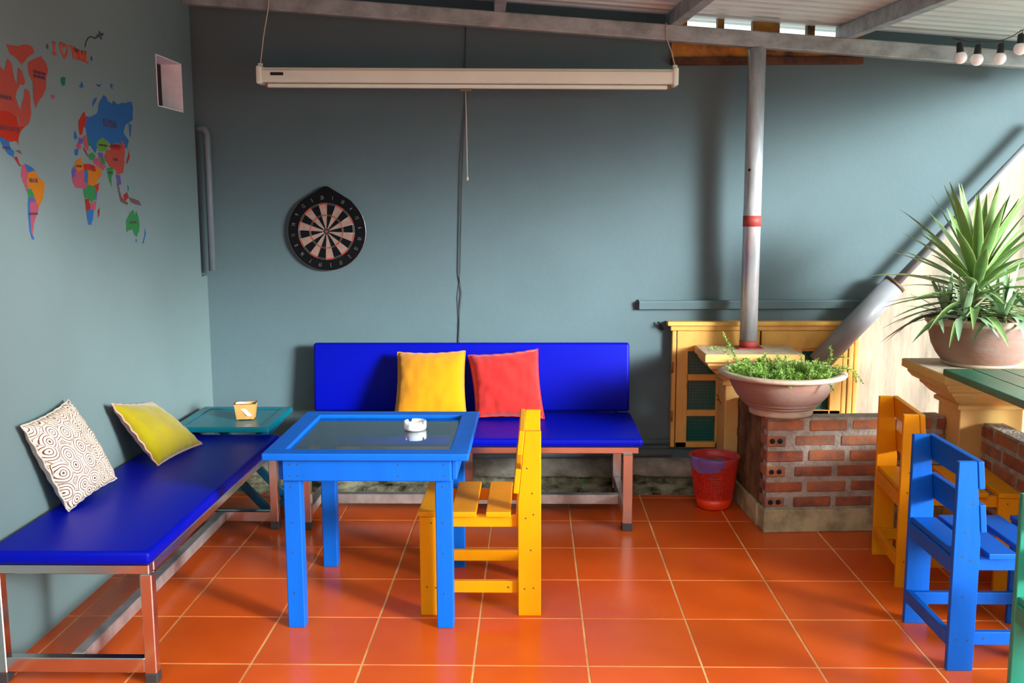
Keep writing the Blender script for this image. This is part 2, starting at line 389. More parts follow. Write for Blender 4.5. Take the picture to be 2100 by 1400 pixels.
b = MB(); wpoly([(2.0, -0.6), (4.6, -0.6), (4.6, TZ+0.04), (xe, TZ), (LA.x, LA.y)])
struct(b.build('wall_back_right', M_cream), 'bare cream plaster wall below the sloping paint edge')

M_blocker = mat('sky_blocker_render', (0.30, 0.29, 0.26), 0.9, var=0.3, vscale=1.5)
b = MB(); b.box((0.0, -11.0, 1.3), (22, 0.3, FRONT_H*2-2.6+2.6)); struct(b.build('sky_blocker_front', M_blocker), 'added unseen wall blocking the low sky in front')  # never in view, added to keep low front sky off the walls
b = MB(); b.box((RIGHT_X, -4.0, 1.2), (0.3, 14.0, RIGHT_H*2)); struct(b.build('sky_blocker_right', M_blocker), 'added unseen low wall blocking sky on the right')  # out of view, added to cut off low sky at the right
# roof
ROOF_Y, ROOF_X = -3.3, 3.4
def build_roof():
    b = MB(); y = ROOF_Y; per = 0.125; prof = []
    while y < WY-0.005:
        for dy, dz in ((0, 0), (0.045, 0), (0.06, 0.022), (0.105, 0.022)):
            if y+dy < WY-0.005: prof.append((y+dy, dz))
        y += per
    prof.append((WY+0.12, 0.0)); bm = b.bm; rows = []
    for x in (WX, 0.0, 1.5, ROOF_X):
        rows.append([bm.verts.new((x, yy, roof_z(x, yy)+dz)) for yy, dz in prof])
    for r0, r1 in zip(rows, rows[1:]):
        for i in range(len(prof)-1):
            bm.faces.new((r0[i], r0[i+1], r1[i+1], r1[i]))
    o = b.build('ceiling', M_roof); m = o.modifiers.new('sheet', 'SOLIDIFY'); m.thickness = 0.003; m.offset = 1
    struct(o, 'white corrugated metal roof seen from below')
build_roof()

ang = math.atan(SLX)
def beam_rot(): return RY(-ang)
b = MB(); x0, x1 = WX+0.002, 2.88
xm = (x0+x1)/2
b.box((xm, BEAM_Y, beam_bottom(xm)+BEAM_H/2), ((x1-x0)/math.cos(ang), 0.06, BEAM_H), rot=beam_rot(), bevel=0.006)
tag(b.build('roof_beam', M_galv), 'long sloping galvanised steel beam across the top of the back wall', 'beam')
for px, py, lab in ((1024, 25, 'galvanised purlin above the middle of the long beam, farthest from the bulbs'), (1385, 45, 'galvanised purlin meeting the beam where the screen ends'), (1740, 75, 'galvanised purlin meeting the beam near the white bulbs')):
    p = survey(px, py, 1, BEAM_Y)
    b = MB(); x = p.x; dy = ROOF_Y-BEAM_Y; dx = -0.05*dy
    a0 = Vector((x-0.004, BEAM_Y+0.12, 0)); a1 = Vector((x+dx, BEAM_Y+dy, 0))
    for a in (a0, a1): a.z = roof_z(a.x, a.y) - 0.004 - PUR_H/2
    d = (a1-a0); rot = d.to_track_quat('Y', 'Z').to_matrix()
    b.box((a0+a1)/2, (0.06, d.length, PUR_H), rot=rot, bevel=0.004)
    tag(b.build('roof_purlin', M_galv), lab, 'purlin', 'purlins under the roof')

# base of the back wall: conduits, sloping rough ledge, mossy gap
def build_base():
    b = MB(); n = 70; bm = b.bm; rows = []
    prof = [(WY, 0.16), (0.60, 0.135), (0.565, 0.075), (0.60, 0.066), (0.60, 0.03), (0.50, 0.022), (0.455, -0.003)]
    for i in range(n+1):
        x = WX + 0.002 + (1.24-WX)*i/n; row = []
        for k, (y, z) in enumerate(prof):
            jj = noise.noise(Vector((x*7, k*3.1, 0)))*0.016 + noise.noise(Vector((x*23, k*5.1, 3)))*0.006
            row.append(bm.verts.new((x, y + (jj if 0 < k < 6 else 0), z + (jj*0.6 if 0 < k < 6 else 0))))
        rows.append(row)
    for r0, r1 in zip(rows, rows[1:]):
        for k in range(len(prof)-1):
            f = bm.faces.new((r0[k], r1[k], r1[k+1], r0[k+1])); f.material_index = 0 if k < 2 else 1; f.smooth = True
    struct(b.build('baseboard_back', [M_conc, M_moss]), 'rough concrete ledge with mossy gap at wall foot')
build_base()
for z0, z1, r, lab in ((0.225, 0.262, 0.017, 'upper grey conduit along the foot of the back wall'), (0.165, 0.20, 0.022, 'lower grey conduit along the foot of the back wall')):
    b = MB(); b.tube([(WX+0.02, WY-r-0.001, z0), (-0.3, WY-r-0.001, z0+0.012), (1.0, WY-r-0.001, z1)], r, 12)
    tag(b.build('conduit_pipe', M_grey), lab, 'pipe', 'conduits at the wall foot')

# ledge moulding on the wall
b = MB(); zc = 1.045
b.prism([(0, 0.028), (-0.030, 0.028), (-0.034, 0.018), (-0.028, -0.020), (0, -0.026)], (0.80, WY, zc), (0, 1, 0), (0, 0, 1), (1, 0, 0.004), 1.285)
b.prism([(0, 0.034), (-0.012, 0.034), (-0.006, 0.0), (0, -0.006)], (0.795, WY, zc), (0, 1, 0), (0, 0, 1), (1, 0, 0.004), 0.03)
struct(b.build('trim_1', M_moulding), 'blue-grey plaster ledge over the yellow window')

# ------------------------------------------------------------------ low yellow window
def build_window():
    X0, X1, Z0, Z1 = 0.985, 2.035, 0.235, 0.935
    y = WY
    w = struct(thing('window_1', None, None, (1.5, y, 0.2)), 'low yellow wooden window with teal panes')
    b = MB(); fy = y-0.03
    b.box(((X0+X1)/2, y-0.035, Z1+0.012), (X1-X0+0.06, 0.07, 0.024), bevel=0.005); b.box(((X0+X1)/2, y-0.028, Z1-0.014), (X1-X0+0.02, 0.056, 0.028), bevel=0.004)
    b.box((X0+0.012, fy+0.005, (Z0+Z1)/2-0.015), (0.024, 0.05, Z1-Z0-0.03), bevel=0.004)
    for k, dx in enumerate((0.016, 0.048, 0.078)):
        b.box((X1-dx, fy+0.006-0.005*(k % 2), (0.40+Z1)/2), (0.028, 0.054, Z1-0.40-0.03), bevel=0.006)
    b.build('window_frame', M_yframe, w, True)
    for a0, a1, z0, flip in ((X0+0.028, 1.475, Z0, 1), (1.485, 1.94, 0.42, -1)):
        s = MB(); yy = y-0.034; th = 0.036; ztop = Z1-0.03; zr = 0.805
        inner0, inner1 = (a0+0.062, a0+0.225) if flip == 1 else (a1-0.225, a1-0.062)
        inn2 = (a0+0.28, a1-0.06) if flip == 1 else (a0+0.06, a1-0.28)
        s.box(((a0+a1)/2, yy, (zr+ztop)/2), (a1-a0, th, ztop-zr), bevel=0.003)
        s.box((a0+0.031, yy, (z0+zr)/2), (0.062, th, zr-z0), bevel=0.003); s.box((a1-0.031, yy, (z0+zr)/2), (0.062, th, zr-z0), bevel=0.003)
        s.box(((inner1+inn2[0])/2 if flip == 1 else (inn2[1]+inner0)/2, yy, (z0+zr)/2), (0.055, th, zr-z0), bevel=0.003)
        for i0, i1 in (sorted((inner0, inner1)), inn2):
            s.box(((i0+i1)/2, yy+0.004, zr-0.006), (i1-i0, th-0.012, 0.020))
            zz = 0.64
            while zz > z0:
                s.box(((i0+i1)/2, yy, zz), (i1-i0, th, 0.036), bevel=0.003); zz -= 0.205
        s.box(((a0+a1)/2, yy, z0+0.016), (a1-a0, th, 0.032), bevel=0.003)
        sash = s.build('window_sash', M_yframe, w, True)
        p = MB(); p.box(((a0+a1)/2, y-0.018, (z0+zr)/2), (a1-a0-0.01, 0.006, zr-z0))
        xx = a0+0.02
        while xx < a1-0.02: p.box((xx, y-0.0222, (z0+zr)/2), (0.0016, 0.0014, zr-z0-0.02), mi=1); xx += 0.0175
        zz = z0+0.02
        while zz < zr-0.01: p.box(((a0+a1)/2, y-0.0224, zz), (a1-a0-0.02, 0.0014, 0.0016), mi=1); zz += 0.0175
        pane = p.build('window_pane', [M_mesh_glass, M_meshwire], sash)
    h = MB(); h.tube([(1.072, y-0.06, 0.575), (1.070, y-0.066, 0.60), (1.072, y-0.066, 0.635), (1.070, y-0.058, 0.655)], 0.003, 6)
    h.build('window_hook', mat('brass_wire', (0.6, 0.4, 0.12), 0.4, metal=0.6), w, True)
    h = MB()
    for z in (0.42, 0.70): h.tube([(X0+0.001, y-0.064, z-0.03), (X0+0.001, y-0.064, z+0.03)], 0.007, 8)
    h.build('hinge', M_rust, w, True)
build_window()
b = MB(); p = Vector((0.918, WY-0.006, 0.925))
b.tube([p+Vector((-0.012, -0.01, 0.028)), p+Vector((0.012, -0.022, 0.006)), p+Vector((0.022, -0.012, -0.012)), p+Vector((0.004, 0.0, -0.014)), p+Vector((0.002, 0.001, 0.012))], 0.004, 6)
tag(b.build('wall_hook', M_black), 'small bent black iron hook beside the yellow window corner', 'hook')

# high transom window
def build_transom():
    y = WY; w = struct(thing('window_2', None, None, (1.5, y, 2.36)), 'high ochre transom window with peeling paint')
    b = MB(); zt = roofline(TX0)-0.02
    b.box(((TX0+TX1)/2, y+0.02, TZ+0.02), (TX1-TX0, 0.12, 0.04), bevel=0.004, mi=1)
    b.box(((TX0+TX1)/2, y+0.01, TZ+0.088), (TX1-TX0, 0.05, 0.098), bevel=0.004, mi=0)
    posts = [(TX0, 1.04), (1.205, 1.24), (1.395, 1.54), (1.69, 1.73), (1.885, TX1)]
    for a, c in posts:
        x = (a+c)/2; b.box((x, y+0.02, (TZ+0.1+roofline(c))/2), (c-a, 0.06, roofline(c)-TZ-0.1), bevel=0.003, mi=0)
    fr = b.build('window_frame', [M_yold, M_yoldd], w, True)
    g = mat('clear_window_glass', (0.95, 0.97, 0.97), 0.0, trans=1.0, ior=1.45)
    for (p0, a), (c, p1) in zip(posts, posts[1:]):
        p = MB(); p.prism([(a-0.004, TZ+0.125), (c+0.004, TZ+0.125), (c+0.004, roofline(c)-0.022), (a-0.004, roofline(a)-0.022)], (0, y+0.03, 0), (1, 0, 0), (0, 0, 1), (0, 1, 0), 0.004)
        p.build('window_pane', g, fr)
build_transom()

# ------------------------------------------------------------------ pilasters, pole, brick walls
CAPZ = 0.826
def pilaster(name, x0, x1, y0, y1, zbase, label, over, yback=None):
    t = thing(name, label, 'pilaster', ((x0+x1)/2, (y0+y1)/2, zbase))
    b = MB(); b.box(((x0+x1)/2, (y0+y1)/2, (zbase+CAPZ-0.17)/2), (x1-x0, y1-y0, CAPZ-0.17-zbase), bevel=0.006)
    b.build('shaft', M_ycap, t, True)
    prof = [(0.0, -0.19), (0.018, -0.185), (0.018, -0.168), (0.008, -0.162), (0.035, -0.145), (0.060, -0.118), (0.072, -0.108), (0.072, -0.098), (0.10, -0.085), (0.118, -0.062), (0.118, -0.052), (over, -0.040), (over, -0.004), (over-0.006, 0.0)]
    b = MB(); bm = b.bm; rings = []
    for o, z in prof:
        yb = (yback if yback is not None and y1+o > yback else y1+o)
        rings.append([bm.verts.new(Vector((xx, yy, CAPZ+z))) for xx, yy in ((x0-o, y0-o), (x1+o, y0-o), (x1+o, yb), (x0-o, yb))])
    for a, c in zip(rings, rings[1:]):
        for j in range(4): bm.faces.new((a[j], a[(j+1) % 4], c[(j+1) % 4], c[j]))
    bm.faces.new(list(reversed(rings[0]))); f = bm.faces.new(rings[-1]); f.material_index = 1
    b.build('cap', [M_ycap, M_captop], t, True)
    return t
pil = pilaster('pilaster', 1.245, 1.495, 0.385, 0.60, 0.0, 'yellow plaster pilaster with stepped cap carrying the steel pole', 0.135, yback=0.60)
pilaster('pilaster', 2.235, 2.535, -0.25, 0.0, -0.05, 'yellow plaster pilaster with stepped cap under the spiky plant bowl', 0.14)

b = MB()
for seg in ([(1466, 829), (1470, 808)], [(1470, 808), (1479, 828)], [(1467, 820), (1475, 819)]):
    b.tube([survey(x, y, 0, 1.2446) for x, y in seg], 0.004, 5)
b.build('painted_letter', mat('faded_brown_paint', (0.30, 0.13, 0.03), 0.8), pil, True)
t = thing('support_pole', 'round galvanised steel pole rising from the yellow cap to the beam', 'pole', (1.385, 0.49, CAPZ))
b = MB(); zt = beam_bottom(1.385); px = 1.385
b.disc((px-0.030, 0.49-0.0374, 1.79), 0.008, (-0.6, -0.8, 0), 10, 1)  # black disc painted as the dark inside a small hole
b.tube([(px, 0.49, CAPZ+0.006), (px, 0.49, zt)], 0.047, 28); b.build('pole', [M_pole, M_dark], t, True)
b = MB(); b.box((px+0.005, 0.49, CAPZ+0.003), (0.135, 0.10, 0.006)); b.tube([(px, 0.49, CAPZ+0.006), (px, 0.49, CAPZ+0.045)], 0.0485, 28)
b.build('base_plate', M_redpaint, t, True)
b = MB(); b.tube([(px, 0.49, 1.49), (px, 0.49, 1.548)], 0.0483, 28, radii=[0.0483, 0.0483]); b.build('painted_band', M_redpaint, t, True)

def brick_wall(name, label, org, ang, L, nrow, zb, parts, course0=0, header_end=True, thick=0.10, ret=None, visible_side=-1):
    t = thing(name, label, 'wall', org, ang)
    row_h, bh, bl, gap = 0.077, 0.052, 0.192, 0.026
    core = MB(); bricks = MB()
    H = nrow*row_h
    core.box((L/2, thick/2, zb+H/2-0.004), (L-0.012, thick-0.008, H))
    def course(L, off, k, xf):
        x = 0.0; first = True
        alt = (k % 2 == 0)
        segs = []
        if header_end and alt: segs.append((0.0, 0.095)); x = 0.095+gap+0.02
        elif not off: x = -0.08
        while x < L-0.03:
            l = bl*random.uniform(0.93, 1.05); segs.append((max(x, 0), min(x+l, L))); x += l+gap
        return segs
    rnd = random.Random(hash(label) % 1000 if False else len(label))
    for k in range(nrow):
        z = zb + k*row_h + 0.010 + bh/2
        for i, (a, c) in enumerate(course(L, k % 2 if not header_end else 1, k, None)):
            if c-a < 0.03: continue
            head = header_end and k % 2 == 0 and i == 0
            bricks.box(((a+c)/2, thick/2+random.uniform(-0.003, 0.003), z+random.uniform(-0.002, 0.002)), (c-a, thick+0.004, bh+random.uniform(-0.003, 0.003)), rot=RY(random.uniform(-0.012, 0.012)), bevel=0.005, seg=1, mi=1 if (head or random.random() < 0.4) else 0)
            if head:
                for hx in (0.026, 0.064):
                    bricks.tube([((a+hx), -0.0062, z+0.001), ((a+hx), 0.012, z+0.001)], 0.0125, 14, mi=2)  # black plugs paint the shade inside the brick hollows
    if ret:   # the return running back at right angles
        core.box((thick/2, (thick+ret)/2-0.02, zb+H/2-0.004), (thick-0.006, ret-thick+0.02, H), mi=1)
        for k in range(nrow):
            z = zb + k*row_h + 0.010 + bh/2; y = thick + 0.01 + (0.05 if k % 2 else 0.0)
            while y < ret-0.03:
                l = min(bl, ret-y)
                bricks.box((thick/2, y+l/2, z), (thick-0.002, l, bh), rot=RX(random.uniform(-0.03, 0.03)), bevel=0.006, seg=1, mi=3); y += l+gap
    core.build('mortar', [M_mortar, M_mud], t); bricks.build('bricks', [M_brick, M_brick2, M_dark, M_mud], t)
    if zb > 0:
        p = MB(); p.box((L/2, thick/2, zb/2), (L+0.012, thick+0.024, zb), bevel=0.006)
        if ret: p.box((thick/2, (thick+ret)/2, zb/2), (thick+0.024, ret-thick, zb), bevel=0.006)
        p.build('plinth', M_plinth, t)
    return t
a1 = math.radians(3.6)
brick_wall('brick_wall', 'low brick wall under the fern bowl, with hollow bricks at its left end', (1.345, -0.168, 0), a1, 0.885, 6, 0.117, None, ret=0.545)
t = brick_wall('brick_wall', 'low sunlit brick wall running towards the viewer behind the yellow chair', (2.34, -0.258, 0), -PI/2, 1.3, 7, 0.04, None, header_end=False)

# ------------------------------------------------------------------ pipes, cables
b = MB(); A = Vector((1.79, 0.555, 0.73)); B = Vector((2.185, 0.555, 1.165))
b.tube([A, B], 0.062, 24)
t = thing('diagonal_pipe', 'thick grey pipe leaning diagonally across the yellow window', 'pipe', A)
b.build('pipe', M_pipe, t, True)
b = MB(); d = (B-A).normalized(); b.tube([B-d*0.002, B+d*0.016], 0.0635, 24, mi=0); b.build('end_collar', M_tanedge, t, True)
b = MB(); b.tube([B+d*0.016, B+d*1.2], 0.024, 14); b.build('extension_rod', M_pipe, t, True)

b = MB(); yy = 0.585
b.tube([(WX+0.002, yy, 2.03), (-1.625, yy, 2.032), (-1.602, yy, 2.025), (-1.592, yy, 2.0), (-1.592, yy, 1.7), (-1.594, yy, 1.25)], 0.019, 14)
tag(b.build('drain_pipe', M_grey), 'slim grey pipe with elbow in the corner of the two walls', 'pipe')

b = MB(); cpts = [(955, 45), (953, 150), (955, 200), (950, 260), (945, 330), (942, 480), (941, 560), (947, 600), (943, 640), (941, 716), (941, 740)]
pts = [survey(x, y, 1, WY-0.008) for x, y in cpts]; b.tube(pts, 0.0026, 6)
c2 = [(957, 190), (951, 280), (947, 400), (944, 560), (938, 610), (941, 660), (938, 716)]
b.tube([survey(x, y, 1, WY-0.004) for x, y in c2], 0.0014, 5)
tag(b.build('wall_cable', M_cable), 'thin dark cable running down the middle of the back wall', 'cable')

# ------------------------------------------------------------------ projector screen
def build_screen():
    y = 0.395; k = (y-CAM.y)/(0.25-CAM.y)
    def X(x): return CAM.x + (x-CAM.x)*k
    def Z(z): return CAM.z + (z-CAM.z)*k
    xa, xb = X(-1.199), X(0.930); za, zb_ = Z(2.270), Z(2.247)
    t = thing('projector_screen', 'long cream rolled-up projector screen hanging from the beam', 'projector screen', ((xa+xb)/2, y, za))
    d = Vector((xb-xa, 0, zb_-za)); rot = d.to_track_quat('X', 'Z').to_matrix()
    c = Vector(((xa+xb)/2, y, (za+zb_)/2)); L = d.length
    b = MB(); h = 0.078
    oct_ = [(-0.040, -0.030), (-0.040, 0.022), (-0.030, 0.038), (0.030, 0.038), (0.040, 0.03), (0.040, -0.03), (0.03, -0.038), (-0.03, -0.038)]
    rt = Matrix.Identity(4); ux = rot @ Vector((1, 0, 0)); uz = rot @ Vector((0, 0, 1))
    b.prism(oct_, c - ux*(L/2-0.02), (0, 1, 0), uz, ux, L-0.04, bevel=0.003); b.build('housing', M_screen, t, True)
    b = MB(); b.prism([(-0.041, -0.002), (-0.041, 0.001), (-0.0395, 0.001), (-0.0395, -0.002)], c - ux*(L/2-0.03) + uz*0.024, (0, 1, 0), uz, ux, L-0.06); b.build('seam', M_screen2, t, True)
    for s in (-1, 1):
        b = MB(); b.box(c+ux*s*(L/2-0.010), (0.030, 0.094, 0.094), rot=rot, bevel=0.010, seg=3)
        b.box(c+ux*s*(L/2-0.010)+uz*0.052, (0.022, 0.02, 0.02), rot=rot, bevel=0.002); b.build('end_cap', M_screen, t, True)
    b = MB(); b.box(c-uz*0.052+ux*0.0, (L-0.09, 0.030, 0.020), rot=rot, bevel=0.006); bar = b.build('bottom_bar', M_screen, t, True)
    for s in (-1, 1):
        b = MB(); b.box(c-uz*0.052+ux*s*(L/2-0.043), (0.012, 0.032, 0.022), rot=rot, bevel=0.003); b.build('bar_tip', M_rust, bar)
    b = MB(); hx = c + ux*(X(-0.141)-c.x) - uz*0.068
    b.box(hx, (0.062, 0.02, 0.016), bevel=0.004); b.build('handle', mat('olive_handle', (0.16, 0.14, 0.08), 0.5), t, True)
    b = MB(); b.tube([hx+Vector((0, 0, -0.006)), hx+Vector((0.003, -0.002, -0.2)), hx+Vector((0.005, 0, -0.455))], 0.0026, 6); b.sphere(hx+Vector((0.005, 0, -0.46)), 0.007, sc=(1, 1, 1.6)); b.build('pull_cord', M_cordw, t, True)
    b = MB(); b.box(c-ux*(L/2-0.105)+uz*0.004-Vector((0, 0.0405, 0)), (0.068, 0.002, 0.016), rot=rot); b.build('name_plate', M_black, t, True)
    for s, top, lab in ((-1, (548, 5), 0), (1, (1374, 72), 0)):
        e = c+ux*s*(L/2-0.010)+uz*0.058
        bx = e.x - s*0.02
        f1 = Vector((bx+0.02*(-s), BEAM_Y-0.036, beam_bottom(bx)+0.01)); f2 = Vector((f1.x-0.004*s, BEAM_Y-0.034, beam_bottom(bx)+BEAM_H+0.006)); f3 = Vector((f2.x, BEAM_Y+0.03, f2.z))
        b = MB(); b.tube([e, e*0.5+f1*0.5+Vector((0.004*s, 0.0, 0)), f1, f2, f3], 0.0028, 6); b.build('hanging_cord', M_cordw, t, True)
build_screen()

# ------------------------------------------------------------------ dartboard
def build_dartboard():
    c = Vector((-0.955, WY, 1.466)); R = 0.218; rot_a = math.radians(6)
    t = thing('dartboard', 'old round black dartboard with peaked top hanging on the back wall', 'dartboard', c)
    pts = []; peak = 1.17*R
    a_t = math.acos(R/peak)          # tangent angle from the top
    n = 72
    for i in range(n+1):
        a = PI/2 + a_t + (2*PI-2*a_t)*i/n
        pts.append((R*math.cos(a), R*math.sin(a)))
    pts += [(0.014, peak-0.008), (0.0, peak-0.004), (-0.014, peak-0.008)]
    b = MB(); b.prism(pts, (c.x, c.y-0.0005, c.z), (1, 0, 0), (0, 0, 1), (0, -1, 0), 0.030, bevel=0.003); b.build('board', M_sisal_b, t, True)
    y = c.y-0.0312
    def pol(r, a): return Vector((c.x + r*math.cos(a), y, c.z + r*math.sin(a)))
    f = MB()
    for k in range(20):
        a0 = PI/2 + rot_a + (k-0.5)*PI/10; white = k % 2 == 0
        rings = [(0.016, 0.088, 1 if white else 0), (0.088, 0.095, 2 if white else 3), (0.095, 0.150, 1 if white else 0), (0.150, 0.158, 2 if white else 3)]
        for r0, r1, m in rings:
            s = 4
            for q in range(s):
                u, v = a0 + PI/10*q/s, a0 + PI/10*(q+1)/s
                f.face([pol(r0, u), pol(r1, u), pol(r1, v), pol(r0, v)], mi=m)
    f.build('scoring_face', [M_sisal_b, M_sisal_w, M_sisal_r, M_sisal_g], t, True)
    f = MB(); f.disc((c.x, y-0.0004, c.z), 0.016, (0, -1, 0), 20, 0); f.disc((c.x, y-0.0008, c.z), 0.007, (0, -1, 0), 16, 1); f.build('bullseye', [M_sisal_g, M_sisal_r], t, True)
    w = MB()
    for r in (0.088, 0.095, 0.150, 0.158):
        ring = [pol(r, 2*PI*i/64)+Vector((0, -0.0008, 0)) for i in range(65)]; w.tube(ring, 0.0006, 4, caps=False)
    for k in range(20):
        a0 = PI/2 + rot_a + (k-0.5)*PI/10; w.tube([pol(0.016, a0)+Vector((0, -0.0008, 0)), pol(0.158, a0)+Vector((0, -0.0008, 0))], 0.0006, 4)
    w.build('wire_grid', M_wire, t, True)
    w = MB(); ring = [Vector((c.x + (R+0.001)*math.cos(2*PI*i/80), y+0.008, c.z + (R+0.001)*math.sin(2*PI*i/80))) for i in range(81)]
    ring = [p for p in ring if (p.z-c.z) < R*0.80]
    w.tube([Vector((c.x+(R+0.001)*math.cos(a), y+0.008, c.z+(R+0.001)*math.sin(a))) for a in [PI/2+0.75+(2*PI-1.5)*i/80 for i in range(81)]], 0.0016, 5)
    w.build('rim_wire', M_wire, t, True)
    order = [20, 1, 18, 4, 13, 6, 10, 15, 2, 17, 3, 19, 7, 16, 8, 11, 14, 9, 12, 5]
    for k, v in enumerate(order):
        a = PI/2 + rot_a - k*PI/10; p = pol(0.188, a)+Vector((0, -0.001, 0))
        m = Matrix.Translation(p) @ Matrix.Rotation(PI/2, 4, 'X') @ Matrix.Rotation(a-PI/2, 4, 'Z') @ Matrix.Diagonal((0.62, 1.0, 1.0, 1.0))
        nm = MB(); add_text(nm, str(v), 0.030, m); nm.build('number', M_numw, t, True)
build_dartboard()

